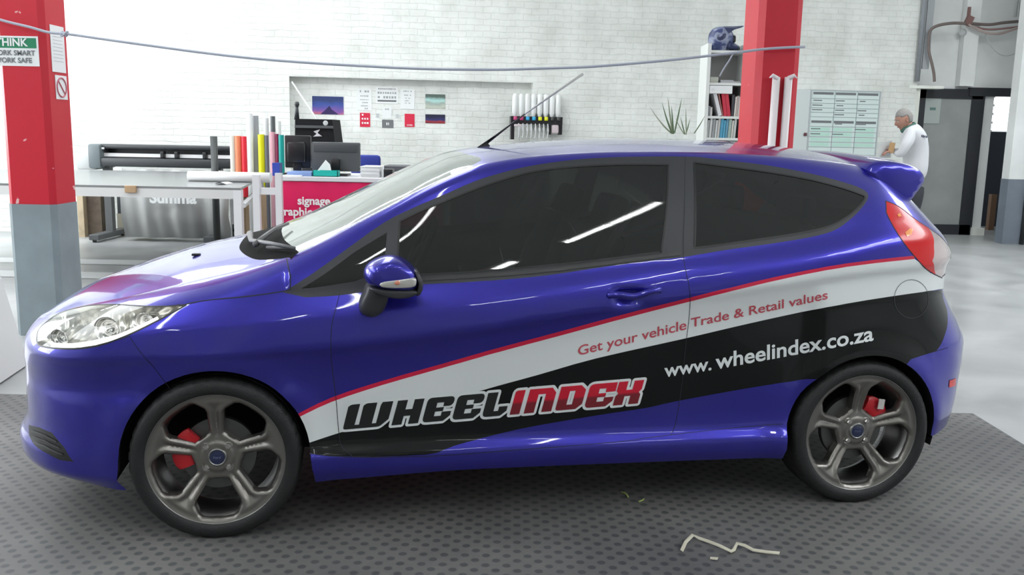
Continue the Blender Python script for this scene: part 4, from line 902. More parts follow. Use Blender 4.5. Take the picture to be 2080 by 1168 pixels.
rt = [(1490, 107), (1482, 122), (1470, 140), (1462, 155)]; o = MB().tube([at(x, y, YL-.05) for x, y in rt], .005, 6).build('rope_tail', rm, rope, True)
# the two white tubes
for i, (x0, x1) in enumerate(((1577, 1559), (1602, 1586))):
    a, b2 = at(x0, 157, YR-.03), at(x1, 292, YR-.03); d = (b2-a); b3 = a+d*((a.z)/(a.z-b2.z)); b3.z = 0.0
    b3 = Vector((a.x-.03, a.y-.06, 0)); 
    o = MB().tube([b3, a], .026, 14).build('white_tube', mat('white_tube_plastic', (.80, .74, .74), .5), None, True); tag(o, ('left' if i == 0 else 'right')+' one of two white tubes standing against the red column behind the car', 'tube', 'white tubes against the column')
    s_ = -1 if i == 0 else 1; MB().tube([a+Vector((0, -.01, -.01)), a+Vector((s_*.03, -.02, .012)), a+Vector((s_*.05, -.02, -.006))], [.02, .012, .004], 8).build('frayed_end', mat('white_tube_plastic'), o, True)
# ================================================================ FURNITURE AND CLUTTER
def rect(x0, y0, x1, y1, Y):     # (xmin, xmax, zmin, zmax) of a pixel box seen at depth Y
    a = at(x0, (y0+y1)/2, Y); b = at(x1, (y0+y1)/2, Y); c = at((x0+x1)/2, y0, Y); d = at((x0+x1)/2, y1, Y); return a.x, b.x, d.z, c.z
def bx(mb, x0, x1, y0, y1, z0, z1, bev=0, mi=0): return mb.box(((x0+x1)/2, (y0+y1)/2, (z0+z1)/2), (x1-x0, y1-y0, z1-z0), mi, bev=bev)
GUN = mat('gunmetal_plastic', (.030, .034, .038), .4); DKG = mat('dark_grey_plastic', (.075, .08, .085), .45); BLK = mat('black_plastic', (.008, .008, .010), .3); LGY = mat('light_grey_plastic', (.5, .52, .52), .5)
STEEL = mat('grey_steel', (.34, .35, .35), .4, .4); WMET = mat('white_metal', (.70, .71, .72), .4); WOOD = mat('pale_wood', (.50, .40, .27), .6, mottle=(8, .2)); CARD = mat('brown_cardboard', (.42, .29, .17), .8, mottle=(6, .15)); DWOOD = mat('dark_chipboard', (.12, .09, .065), .7, mottle=(10, .3))
# --- pictures and papers in the recess
def poster(name, px, label, cat, m, group=None):
    (s0, z1_), (s1, z0_) = wl(px[0], px[1], -REC), wl(px[2], px[3], -REC)
    o = MB().box(((s0+s1)/2, REC-.003, (z0_+z1_)/2), (s1-s0, .006, z1_-z0_)).build(name, m); onwall(o); tag(o, label, cat, group); return o, s0, s1, z0_, z1_
def part_on(o, name, mb, m):
    c = mb.build(name, m); c.parent = o; return c      # built in the wall's own frame, like its parent's mesh
def gradm(name, stops, noise=0.0, sc=4, axis=2, z0=0, z1=1):
    m = bpy.data.materials.new(name); m.use_nodes = True; n = m.node_tree; b = n.nodes['Principled BSDF']; b.inputs['Roughness'].default_value = .35
    t = n.nodes.new('ShaderNodeTexCoord'); sp_ = n.nodes.new('ShaderNodeSeparateXYZ'); mr = n.nodes.new('ShaderNodeMapRange'); mr.inputs[1].default_value = z0; mr.inputs[2].default_value = z1
    z = n.nodes.new('ShaderNodeTexNoise'); z.inputs['Scale'].default_value = sc; z.inputs['Detail'].default_value = 7; ad = n.nodes.new('ShaderNodeMath'); ad.operation = 'MULTIPLY_ADD'; ad.inputs[1].default_value = noise
    r = n.nodes.new('ShaderNodeValToRGB'); r.color_ramp.elements[0].position = stops[0][0]; r.color_ramp.elements[0].color = (*stops[0][1], 1); r.color_ramp.elements[1].position = stops[-1][0]; r.color_ramp.elements[1].color = (*stops[-1][1], 1)
    for p, c in stops[1:-1]: e = r.color_ramp.elements.new(p); e.color = (*c, 1)
    n.links.new(t.outputs['Object'], sp_.inputs[0]); n.links.new(sp_.outputs[axis], mr.inputs[0]); n.links.new(t.outputs['Object'], z.inputs['Vector']); n.links.new(z.outputs['Fac'], ad.inputs[0]); n.links.new(mr.outputs[0], ad.inputs[2]); n.links.new(ad.outputs[0], r.inputs[0]); n.links.new(r.outputs[0], b.inputs['Base Color']); return m
def zr(px): a = wl(px[0], px[1], -REC)[1]; b = wl(px[2], px[3], -REC)[1]; return dict(z0=b, z1=a)
pa = (634, 195, 698, 233)
o, s0, s1, z0_, z1_ = poster('night_sky_picture', pa, 'picture of a purple and blue night sky over a dark peak', 'picture', gradm('night_sky', [(.1, (.06, .02, .10)), (.3, (.55, .16, .22)), (.45, (.22, .10, .36)), (.75, (.05, .09, .35)), (1.2, (.03, .05, .16))], .5, 7, **zr(pa)))
mx_ = (s0+s1)/2+.02; w_ = s1-s0; h_ = z1_-z0_
part_on(o, 'painted_peak', MB().add([(s0+w_*.25, REC-.007, z0_), (s0+w_*.85, REC-.007, z0_), (s0+w_*.62, REC-.007, z0_+h_*.28), (mx_, REC-.007, z0_+h_*.48), (s0+w_*.4, REC-.007, z0_+h_*.22)], [(0, 1, 2, 3, 4)]), mat('peak_dark', (.03, .02, .10), .4))
pb = (864, 191, 904, 221)
o, s0, s1, z0_, z1_ = poster('landscape_picture', pb, 'pale green picture above the dark one, upper of two at the right', 'picture', gradm('beach', [(.0, (.20, .22, .16)), (.3, (.55, .58, .5)), (.55, (.35, .42, .38)), (.75, (.45, .72, .68)), (1, (.10, .14, .12))], .35, 9, **zr(pb)))
pc_ = (864, 232, 904, 251)
o, s0, s1, z0_, z1_ = poster('night_car_picture', pc_, 'dark blue and red picture below the pale green picture', 'picture', gradm('dark_red', [(.1, (.06, .01, .02)), (.45, (.35, .04, .05)), (.6, (.04, .04, .16)), (1, (.02, .02, .05))], .5, 9, **zr(pc_)))
def sheet(px, label, rows, m=WHT, ink=INK, group=None, name='paper_sheet', heavy=None):
    o, s0, s1, z0_, z1_ = poster(name, px, label, 'notice', m, group); h_ = z1_-z0_; w_ = s1-s0; mb = MB(); rnd_ = random.Random(px[0])
    for (fz, th, fw) in rows:
        n = max(2, int(fw*w_/(th*h_*1.1)))
        zc2 = z1_-fz*h_; x = (s0+s1)/2-fw*w_/2
        for k in range(n):
            cw = fw*w_/n
            if rnd_.random() < .87: mb.box((x+cw*(k+.5), REC-.0075, zc2), (cw*rnd_.uniform(.45, .8), .001, th*h_*rnd_.uniform(.75, 1)))
    part_on(o, 'print', mb, ink); return o
PG = mat('mid_grey_print', (.33, .35, .36), .6)
sheet((725, 180, 755, 225), 'white sheet with grey capitals, left of the three tall papers', [(.12, .10, .7), (.33, .07, .8), (.5, .04, .6), (.63, .05, .5), (.78, .05, .5), (.9, .07, .5)], ink=PG)
o = sheet((763, 176, 809, 211), 'wide white sheet with a heavy underline, in the middle of the wall papers', [(.12, .10, .8), (.36, .13, .85), (.62, .15, .85)], ink=PG)
s0, z_ = wl(767, 204.5, -REC); s1, _ = wl(805, 206.5, -REC); part_on(o, 'heavy_line', MB().box(((s0+s1)/2, REC-.0075, z_), (s1-s0, .001, .025)), INK)
sheet((813.5, 181, 842, 222), 'white sheet with a framed print, right of the three tall papers', [(.1, .06, .6), (.3, .06, .5), (.45, .05, .4), (.58, .05, .4), (.7, .05, .4)], ink=PG)
RSH = mat('red_sheet', (.66, .02, .06), .5)
sheet((731, 229, 752, 258), 'small red notice at the left, under the tall white sheet', [(.14, .12, .7), (.42, .13, .75), (.72, .14, .75)], RSH, WHT)
sheet((822, 231, 842, 258), 'small red notice at the right, beside the dark picture', [(.62, .22, .55), (.86, .10, .6)], RSH, WHT)
sheet((776, 243, 799, 260), 'small dark grey sticker below the round emblem sheet', [(.5, .35, .3)], mat('sticker_grey', (.16, .17, .18), .5), WHT)
o = sheet((777, 217, 795, 241), 'small white sheet with an emblem under the wide sheet', [(.2, .14, .5)], ink=PG)
for px in ((763, 230, 771, 239), (803, 231, 811, 240)):
    sheet(px, 'tiny pale sticker to the '+('left' if px[0] < 790 else 'right')+' of the emblem sheet', [(.3, .2, .6), (.7, .2, .6)], mat('pale_sticker', (.68, .70, .70), .6), PG)
# leaning stick and stand in the recess
a = at_wall(593, 166, .04); b2 = at_wall(641, 238, .25); o = MB().tube([a, a+(b2-a)*1.05, Vector((b2.x+.25, b2.y-.1, .9))], .012, 8).build('white_stick', WMET, None, True); tag(o, 'thin white stick leaning in the left corner of the recess', 'stick')
# --- whiteboard
(s0, z1_), (s1, z0_) = wl(1647, 183), wl(1776, 316); zt2 = wl(1776, 187)[1]
wbd = thing('whiteboard', 'job planner whiteboard with a printed grid, right of the red column', 'whiteboard'); wbd.matrix_world = WM.copy()
MB().box(((s0+s1)/2, -.012, (z0_+z1_)/2), (s1-s0, .02, z1_-z0_)).build('board', mat('whiteboard_white', (.66, .76, .74), .25), wbd)
mb = MB(); fwd_ = .018
for (c, d) in ((((s0+s1)/2, -.015, z1_), (s1-s0+.02, .03, fwd_)), (((s0+s1)/2, -.015, z0_), (s1-s0+.02, .03, fwd_)), ((s0, -.015, (z0_+z1_)/2), (fwd_, .03, z1_-z0_)), ((s1, -.015, (z0_+z1_)/2), (fwd_, .03, z1_-z0_))): mb.box(c, d)
mb.build('frame', mat('board_frame', (.48, .52, .54), .35, .4), wbd)
mb = MB(); W_ = s1-s0; H_ = z1_-z0_
for k in (0, .335, .665, .985): mb.box((s0+.01+W_*k, -.0235, (z0_+z1_)/2), (.008, .002, H_*.96))
for f in (.125, .20, .27, .34, .41, .56, .64, .72, .80, .88): mb.box(((s0+s1)/2, -.0235, z1_-H_*f), (W_*.97, .002, .006))
mb.build('grid_lines', mat('grid_print', (.20, .25, .26), .5), wbd)
mb = MB(); 
for f in (.045, .485):
    for k in range(3): mb.box((s0+W_*(.175+.325*k), -.024, z1_-H_*f), (W_*.29, .002, .035))
rr2 = random.Random(3)
for f in (.16, .235, .305, .375, .52, .60, .68):
    for k in range(3):
        if rr2.random() < .75: mb.box((s0+W_*(.10+.325*k), -.0238, z1_-H_*f+.005), (W_*rr2.uniform(.08, .16), .0015, .014))
mb.build('header_print', INK, wbd)
mb = MB(); 
for k in range(3):
    for f in (.60, .68, .76, .84): mb.box((s0+W_*(.17+.325*k), -.0233, z1_-H_*f), (W_*.27, .001, .05))
mb.build('green_cells', mat('pale_green_ink', (.48, .72, .62), .3), wbd)
(s0, z1_), (s1, z0_) = wl(1612, 181), wl(1641, 318)
sp2 = MB().box(((s0+s1)/2, -.01, (z0_+z1_)/2), (s1-s0, .015, z1_-z0_)).build('pale_notice_board', mat('pale_panel', (.62, .67, .67), .4)); onwall(sp2); tag(sp2, 'narrow pale panel left of the planner whiteboard', 'panel')
c_ = wl(1634, 273); part_on(sp2, 'magnet', MB().box((c_[0], -.03, c_[1]), (.05, .02, .05), bev=.01), mat('magnet_dark', (.12, .04, .05), .4))
# --- ink bottle rack
ir = thing('ink_rack', 'black rack holding eight upturned ink bottles on the back wall', 'ink rack'); ir.matrix_world = WM.copy()
(s0, zb1), (s1, zb0) = wl(1035, 236), wl(1138.5, 254); W_ = s1-s0; zt_ = wl(1080, 191)[1]; zl = wl(1040, 283)[1]
mb = MB(); mb.box(((s0+s1)/2, -.08, (zb0+zb1)/2), (W_, .14, zb1-zb0)); mb.box((s0+.03, -.08, (zl+zb0)/2), (.05, .12, zb0-zl)); mb.box((s1-.02, -.08, (zb0-.07)), (.04, .12, .14)); mb.box((s0+W_*.76, -.08, (zb0-.07)), (.04, .1, .14)); mb.build('rack_body', BLK, ir)
cc = [(.5, .05, .18), (.5, .05, .18), (.03, .35, .62), (.03, .35, .62), (.75, .75, .02), (.75, .75, .02), (.05, .05, .05), (.06, .06, .06)]
for k in range(8):
    x = s0+W_*(.085+k*.119); h_ = zt_-zb1
    b_ = MB().lathe([(0, h_), (.018, h_), (.036, h_-.02), (.041, h_-.05), (.041, .05), (.026, .015), (.018, -.01)], 20, c=(x, -.09, zb1)).build('ink_bottle', mat('bottle_white', (.82, .84, .83), .4), ir, True)
    MB().lathe([(.0, -.045), (.024, -.045), (.028, -.035), (.028, .0), (.02, .008)], 16, c=(x, -.155, zb1-.01)).build('coloured_cap', mat('cap_%s' % ['magenta', 'magenta', 'cyan', 'cyan', 'yellow', 'yellow', 'black', 'black'][k], cc[k], .35), b_, True)
mb = MB()
for k in range(8):
    x = s0+W_*(.15+k*.08); mb.tube([(x, -.16, zb0+.01), (x+.01, -.17, zb0-.08), (x, -.16, zb0-.19)], .009, 8); mb.box((x, -.165, zb0-.07), (.022, .03, .05))
mb.build('valves', mat('pale_valve', (.62, .63, .64), .4), ir)
mb = MB(); mb.box((s0+.10, -.165, zb0-.02), (.11, .02, .035), bev=.01); mb.build('tag_plate', mat('pinkish_tag', (.60, .52, .54), .5), ir); mb = MB(); mb.box((s1-.11, -.165, zb0-.06), (.10, .02, .12), bev=.02); mb.build('tag_plate', mat('pinkish_tag'), ir)
mb = MB()
for sx_, sgn in ((s0-.01, -1), (s1+.01, 1)): mb.tube([(sx_+sgn*.12*math.sin(a*PI/12), -.06, zl+.02+(zb1+.14-zl)*a/12) for a in range(13)], .003, 5)
mb.build('ink_hose', mat('clear_hose', (.62, .64, .62), .3), ir)
# --- plotter
PY = 11.7
pl = thing('vinyl_plotter', 'wide dark grey roll plotter on a stand against the back wall', 'plotter')
x0, x1, z0_, z1_ = rect(182, 295, 468, 340, PY); hz = z1_-z0_
mb = MB(); bx(mb, x0+.10, x1, PY, PY+.4, z1_-hz*.20, z1_, .02); bx(mb, x0+.10, x1, PY-.04, PY+.4, z0_, z0_+hz*.40, .02); bx(mb, x0+.10, x1, PY+.2, PY+.4, z0_, z1_-.02); mb.build('plotter_body', GUN, pl, auto=.5)
mb = MB(); bx(mb, x0, x0+.16, PY-.06, PY+.42, z0_-.03, z1_, .03); mb.build('end_cover', mat('end_cover_grey', (.14, .17, .18), .45), pl, auto=.5)
mb = MB(); bx(mb, x0+.02-.22, x0+.05, PY+.05, PY+.38, z0_-.05, z0_+.16, .02); mb.build('end_cap', LGY, pl, auto=.5)
mb = MB(); bx(mb, x0+.16, x1, PY+.06, PY+.08, z0_+hz*.44, z0_+hz*.60); mb.build('media_strip', mat('vinyl_white', (.8, .8, .8), .4), pl)
mb = MB()
for f in (.50, .60, .80): q = x0+(x1-x0)*f; bx(mb, q, q+.05, PY, PY+.08, z0_+hz*.42, z0_+hz*.72, .01)
mb.build('pinch_rollers', BLK, pl)
xa_, xb_, za_, zb_ = rect(200, 299, 212, 303, PY); mb = MB(); bx(mb, xa_, xb_, PY-.005, PY, za_, zb_); mb.build('name_badge', WHT, pl)
mb = MB(); xl_ = rect(206, 400, 216, 460, PY)
for q in (xl_[0], x1-.25): mb = MB(); bx(mb, q, q+.09, PY+.1, PY+.2, .06, z0_); bx(mb, q-.02, q+.11, PY-.35, PY+.55, .03, .10, .01); mb.build('stand_leg', mat('stand_grey', (.10, .105, .11), .45), pl)
for q in (xl_[0]+.04,): 
    for yy in (PY-.32, PY+.5): MB().lathe([(0, -.015), (.03, -.015), (.03, .015), (0, .015)], 14, Matrix.Rotation(PI/2, 4, 'Y'), c=(q, yy, .03)).build('castor', BLK, pl)
xc0, xc1, zc0, zc1 = rect(245, 392, 466, 481, PY-.2)
zc0 = .05; n = 60; vs = []; 
for k in range(n+1):
    t = k/n; yy = PY-.2+.03*math.sin(t*19)+.015*math.sin(t*43+1)
    vs += [(xc0+(xc1-xc0)*t, yy+.10, z0_-.02), (xc0+(xc1-xc0)*t, yy, z0_-.35), (xc0+(xc1-xc0)*t, yy+.04*math.sin(t*11), .35), (xc0+(xc1-xc0)*t, yy+.10, zc0), (xc0+(xc1-xc0)*t, yy+.4, zc0+.01)]
mkobj('media_basket_cloth', vs, [(k*5+j, (k+1)*5+j, (k+1)*5+j+1, k*5+j+1) for k in range(n) for j in range(4)], mat('grey_cloth', (.42, .425, .42), .8), pl, smooth=True)
tx = rect(305, 395, 405, 412, PY-.25); text_on('Summa', .20, (tx[0], PY-.27, tx[2]-.0), (1, 0, 0), (0, 0, 1), WHT, pl, 'cloth_lettering', bold=.008)
q = rect(215, 398, 245, 438, PY+.3); mb = MB(); bx(mb, q[0]+.02, q[1]+.1, PY+.60, PY+.78, q[2], q[3]); tag(mb.build('dark_box', mat('slate_box', (.08, .09, .10), .5)), 'dark slate box beneath the left end of the plotter', 'box')
bpy.data.objects['dark_box'].location.z = 0
q = rect(215, 438, 245, 470, PY+.3); mb = MB(); bx(mb, q[0]+.02, q[1]+.22, PY+.60, PY+.78, 0, rect(215, 438, 245, 440, PY+.3)[3]); tag(mb.build('pale_box', mat('cream_box', (.55, .52, .42), .6)), 'cream box on the floor under the dark slate box', 'box')
# tall black post
q = rect(430, 277, 445, 482, 11.2); o = MB().tube([((q[0]+q[1])/2, 11.2, 0), ((q[0]+q[1])/2, 11.2, q[3])], .042, 20).build('vinyl_roll', mat('charcoal_vinyl', (.05, .055, .055), .45), None, False); 
for p in o.data.polygons: p.use_smooth = len(p.vertices) == 4
tag(o, 'tall charcoal roll of vinyl standing in front of the plotter', 'vinyl roll', 'vinyl rolls standing by the cutting table')
# --- cutting table
TZ = .93; P1 = at_z(502, 379, TZ); P2 = at_z(578, 347, TZ); P0 = at_z(120, 378, TZ)
Yf = (P1.y+P0.y)/2; Yb = 10.9; xr_f = at_z(503, 379, TZ).x; xr_b = xr_f+.02
tb = thing('cutting_table', 'large grey-topped cutting table in front of the plotter', 'table', (0, 0, 0))
xr_b = P2.x
mb = MB(); xl_ = -5.9
mb.add([(xl_, Yf, TZ-.02), (xr_f, Yf, TZ-.02), (xr_b, Yb, TZ-.02), (xl_, Yb, TZ-.02), (xl_, Yf, TZ), (xr_f, Yf, TZ), (xr_b, Yb, TZ), (xl_, Yb, TZ)], [(3, 2, 1, 0), (4, 5, 6, 7), (0, 1, 5, 4), (1, 2, 6, 5), (2, 3, 7, 6), (3, 0, 4, 7)])
mb.build('tabletop', mat('grey_glass_top', (.22, .23, .23), .25, mottle=(2, .15)), tb)
mb = MB(); bx(mb, xl_, xr_f, Yf, Yf+.04, TZ-.10, TZ-.02); mb.build('apron', mat('apron_grey', (.62, .63, .62), .4), tb)
for (xx_, yy) in ((xr_f-.03, Yf+.03), (xl_+.05, Yf+.03), (xr_b-.08, Yb-.1), (xl_+.05, Yb-.1), ((xr_f+xr_b)/2+.01, (Yf+Yb)/2)):
    mb = MB(); bx(mb, xx_-.035, xx_+.035, yy-.035, yy+.035, 0, TZ-.02); mb.build('leg', WMET, tb)
mb = MB(); mb.tube([(xr_f, Yf+.05, TZ-.16), (xr_b-.05, Yb-.1, TZ-.16)], .03, 6); mb.tube([(xr_f, Yf+.05, .25), (xr_b-.05, Yb-.1, .25)], .03, 6); mb.build('side_rail', WMET, tb)
q = at_z(235, 380, TZ); mb = MB(); bx(mb, q.x, q.x+.10, Yf-.02, Yf+.10, TZ, TZ+.0); 
mb = MB(); bx(mb, q.x, q.x+.10, Yf-.03, Yf, TZ-.06, TZ+.004, .005); tag(mb.build('tape_block', CARD), 'small brown block clamped on the front edge of the cutting table', 'block')
a, b2 = at(383, 349, Yf+.9), at(551, 347, Yf+.9); rl = MB().tube([Vector((a.x, a.y, TZ+.05)), Vector((b2.x, b2.y-.02, TZ+.05))], .05, 24).build('white_roll', mat('vinyl_white'), None, False); tag(rl, 'white roll lying across the corner of the cutting table', 'vinyl roll')
for p in rl.data.polygons: p.use_smooth = len(p.vertices) == 4
q0 = at_z(435, 374, TZ+.004); q1 = at_z(490, 369, TZ+.004); mb = MB(); n = 12
mb.add([(q0.x+(q1.x-q0.x)*k/n, q0.y+.22*j, TZ+.004+.02*math.sin(PI*k/n)*(1-j*.4)) for k in range(n+1) for j in (0, 1)], [(2*k, 2*k+2, 2*k+3, 2*k+1) for k in range(n)]); tag(mb.build('paper_offcut', WHT, None, True), 'curled white paper offcut on the table in front of the white roll', 'paper')
# --- rolls of vinyl
rolls = [(472, 276, .030, 'cream', (.70, .68, .60), 0), (483, 276, .034, 'orange', (.80, .25, .12), 0), (496, 277, .034, 'red', (.72, .02, .04), 0), (506, 231, .034, 'tall white', (.82, .83, .84), 0), (518, 235, .036, 'tall silver grey', (.35, .37, .39), .1), (530.5, 273, .036, 'yellow', (.72, .70, .01), 0), (541, 275, .022, 'slate', (.15, .16, .19), 0), (540, 240, .028, 'tall pale', (.68, .70, .70), .35), (554, 236, .026, 'tall charcoal', (.10, .11, .12), .35), (553, 268, .030, 'pink', (.68, .36, .42), 0), (562.5, 272, .020, 'maroon', (.22, .02, .07), 0), (571, 274, .030, 'teal', (.01, .33, .30), 0), (566, 246, .024, 'tall off-white', (.72, .74, .73), .35)]
RY = 11.15
for px, py, r_, cn, col_, dy in rolls:
    p = at(px, py, RY+dy); nm = 'roll_'+cn.replace(' ', '_').replace('-', '_'); o = thing('vinyl_roll', cn+' roll of vinyl standing upright behind the cutting table', 'vinyl roll', (p.x, p.y, 0), 0, 'vinyl rolls standing by the cutting table')
    r_ *= 1.13; b_ = MB(); n = 24; b_.lathe([(r_*.55, p.z), (r_, p.z), (r_, 0), (r_*.55, 0), (r_*.55, p.z)], n); b_.build('roll', mat(nm, col_, .35), o, auto=.6)
q = rect(553, 331, 568, 345, 10.4); mb = MB(); bx(mb, q[0], q[1], 10.4, 10.52, TZ, q[3]); tag(mb.build('blue_box', mat('blue_carton', (.02, .05, .35), .5)), 'small blue box on the table edge beside the teal roll', 'box')
# boards and cartons under the right end of the table
for (x0p, x1p, y0p, Yp, m_, nm, lb_) in ((158, 170, 392, 11.9, WOOD, 'pale_board', 'pale edge board standing at the left, under the table'), (170, 206, 396, 12.0, DWOOD, 'brown_board', 'dark brown board standing behind the pale edge board'), (484, 500, 402, 9.9, CARD, 'cardboard_sheet', 'brown cardboard sheet upright, left of the table leg'), (515, 535, 392, 8.8, CARD, 'cardboard_carton', 'narrow brown carton between the white table legs')):
    q = rect(x0p, y0p, x1p, 480, Yp); mb = MB(); bx(mb, q[0], q[1], Yp, Yp+.12, 0, q[3]); tag(mb.build(nm, m_), lb_, 'board' if 'board' in nm and 'card' not in nm else 'cardboard')
q = rect(468, 400, 484, 480, 9.95); mb = MB(); bx(mb, q[0], q[1], 9.95, 10.0, 0, q[3]); o = mb.build('printed_board', WMET); tag(o, 'narrow white board printed with black shapes under the table end', 'board')
mb = MB(); bx(mb, q[0]+.02, q[0]+.035, 9.94, 9.95, .15, q[3]-.3); bx(mb, q[0]+.02, q[1], 9.94, 9.95, q[3]-.38, q[3]-.35); bx(mb, q[0]+.04, q[1]-.01, 9.94, 9.95, .5, .53); mb.build('black_print', BLK, o)
# white trestle in front of the banner
tp = rect(561, 352, 574, 600, 8.05); o = thing('white_trestle', 'white upright trestle frame in front of the pink banner', 'trestle'); mb = MB(); bx(mb, tp[0], tp[1], 8.05, 8.1, 0, tp[3]); mb.build('post', WMET, o)
mb = MB(); bx(mb, tp[0]-.2, tp[0], 8.06, 8.09, tp[3]-.19, tp[3]-.13); bx(mb, tp[0]-.2, tp[0]-.14, 8.05, 8.1, 0, tp[3]-.02); bx(mb, tp[0]-.2, tp[0], 8.06, 8.09, .2, .26); mb.build('cross_rail', WMET, o)
# --- counter with banner
CY = 8.35; q = rect(573, 352, 1100, 366, CY); CZ = rect(660, 360, 700, 366, CY)[3]
ct = thing('counter', 'white counter carrying a bright pink banner, behind the bonnet', 'counter'); mb = MB(); bx(mb, q[0]-.05, -.62, CY-.03, CY+.9, CZ-.04, CZ, .005); mb.build('counter_top', mat('counter_white', (.66, .66, .68), .4), ct)
mb = MB(); bx(mb, q[0], -.64, CY+.02, CY+.86, 0, CZ-.04); mb.build('counter_body', mat('counter_grey', (.5, .5, .52), .5), ct)
n = 40; bw0, bw1 = q[0]+.01, -.66; vs = []
for k in range(n+1):
    t = k/n; x = bw0+(bw1-bw0)*t
    for z in (CZ-.045, CZ-.2, CZ-.5, .15): vs.append((x, CY-.012-.006*math.sin(t*40+z*8), z))
bn = mkobj('banner', vs, [(k*4+j, (k+1)*4+j, (k+1)*4+j+1, k*4+j+1) for k in range(n) for j in range(3)], mat('magenta_banner', (.72, .006, .10), .4), smooth=True); tag(bn, 'bright pink banner with white lettering hung on the counter front', 'banner')
sc_ = at(650, 400, CY).z-at(650, 420, CY).z
def btext(t, px, py, hp):
    p = at(px, py, CY-.03); k = abs(at(px, py, CY).z-at(px, py-100, CY).z)/100
    return text_on(t, hp*k*1.38, (p.x, CY-.024, p.z), (1, 0, 0), (0, 0, 1), WHT, bn, 'banner_lettering', bold=.003)
btext('signage', 604, 415, 17); btext('graphic design', 550+16, 437, 17); btext('digital print', 602, 459, 17)
# things on the counter
def onc(name, px, Y, dep, m, label, cat, z0=None, bev=.004, group=None):
    q = rect(*px, Y); mb = MB(); bx(mb, q[0], q[1], Y, Y+dep, CZ if z0 is None else z0, q[3], bev); o = mb.build(name, m, None, auto=.5); tag(o, label, cat, group); return o, q
def monitor(px, Y, name, label, base=True, holes=False):
    q = rect(*px, Y); o = thing(name, label, 'monitor'); mb = MB(); bx(mb, q[0], q[1], Y, Y+.05, q[2]+.0, q[3], .012); mb.build('screen_housing', DKG if holes else BLK, o, auto=.5)
    cx2 = (q[0]+q[1])/2; mb = MB(); bx(mb, cx2-.04, cx2+.04, Y-.03, Y, CZ+.02, (q[2]+q[3])/2-.02, .005); bx(mb, cx2-.12, cx2+.12, Y-.08, Y+.12, CZ, CZ+.02, .005); mb.build('stand', BLK, o, auto=.5)
    if holes:
        for a in (-.035, .035):
            for b in (-.035, .035): MB().lathe([(.006, -.004), (.008, -.004), (.010, .0)], 12, RX, c=(cx2+a+.0, Y-.001, (q[2]+q[3])/2+.03+b)).build('mount_hole', LGY, o)
        mb = MB(); bx(mb, q[0]+.02, q[1]-.02, Y-.008, Y, q[3]-.09, q[3]-.02, .003); mb.build('vent_strip', mat('vent_grey', (.055, .06, .065), .5), o, auto=.5)
    return o, q
monitor((633, 289, 731, 348), CY+.28, 'wide_monitor', 'wide dark grey monitor seen from behind on the counter', holes=True)
o, q = monitor((578, 275, 631, 341), CY+.34, 'small_monitor', 'black monitor seen from behind, left of the wide one')
mb = MB(); bx(mb, q[0]+.04, q[1]-.04, CY+.26, CY+.34, q[2]+.05, q[3]-.06, .02); mb.build('rear_bulge', BLK, o, auto=.5)
# black case with emblem on its own stand behind the counter
q = rect(598, 242, 679, 300, 10.2); o = thing('black_case', 'large black machine with a white emblem behind the monitors', 'machine'); mb = MB()
mb.add([(q[0], 10.2, q[2]-.1), (q[1]+.02, 10.2, q[2]-.1), (q[1]-.02, 10.2, q[3]), (q[0]+.01, 10.2, q[3]), (q[0], 10.7, q[2]-.1), (q[1]+.02, 10.7, q[2]-.1), (q[1]-.02, 10.65, q[3]), (q[0]+.01, 10.65, q[3])], [(0, 1, 2, 3), (7, 6, 5, 4), (0, 4, 5, 1), (1, 5, 6, 2), (2, 6, 7, 3), (3, 7, 4, 0)]); mb.build('case_body', mat('case_black', (.01, .01, .012), .7, spec=.2), o)
mb = MB(); bx(mb, q[0]+.03, q[1]-.03, 10.25, 10.6, 0, q[2]-.1); mb.build('case_stand', GUN, o); mb = MB(); bx(mb, q[0]+.01, q[1]-.01, 10.17, 10.2, q[3]-.10, q[3]-.07, .004); mb.build('ledge', DKG, o)
e = at(645, 271, 10.19); mb = MB(); 
mb.add([(e.x-.045, 10.19, e.z+.02), (e.x-.005, 10.19, e.z+.035), (e.x+.03, 10.19, e.z+.045), (e.x+.0, 10.19, e.z+.005), (e.x+.05, 10.19, e.z-.03), (e.x-.05, 10.19, e.z-.035), (e.x-.01, 10.19, e.z-.005)], [(0, 6, 3, 2, 1), (6, 5, 4, 3)]); mb.build('emblem', mat('emblem_white', (.6, .6, .62), .4), o)
e = at(661, 250, 10.19); MB().lathe([(0, .004), (.022, .004), (.028, 0)], 16, RX, c=(e.x, 10.195, e.z)).build('round_badge', LGY, o)
q = rect(597, 207, 611, 243, 10.4); mb = MB(); mb.tube([(q[0]+.03, 10.4, q[2]), (q[0]+.035, 10.4, q[3]-.03)], [.03, .014], 10); mb.lathe([(0, .035), (.022, .03), (.028, 0), (.015, -.03), (0, -.035)], 12, c=(q[0]+.035, 10.4, q[3]-.03)); tag(mb.build('desk_lamp', GUN, None, True), 'slim black lamp head standing on the black machine', 'lamp')
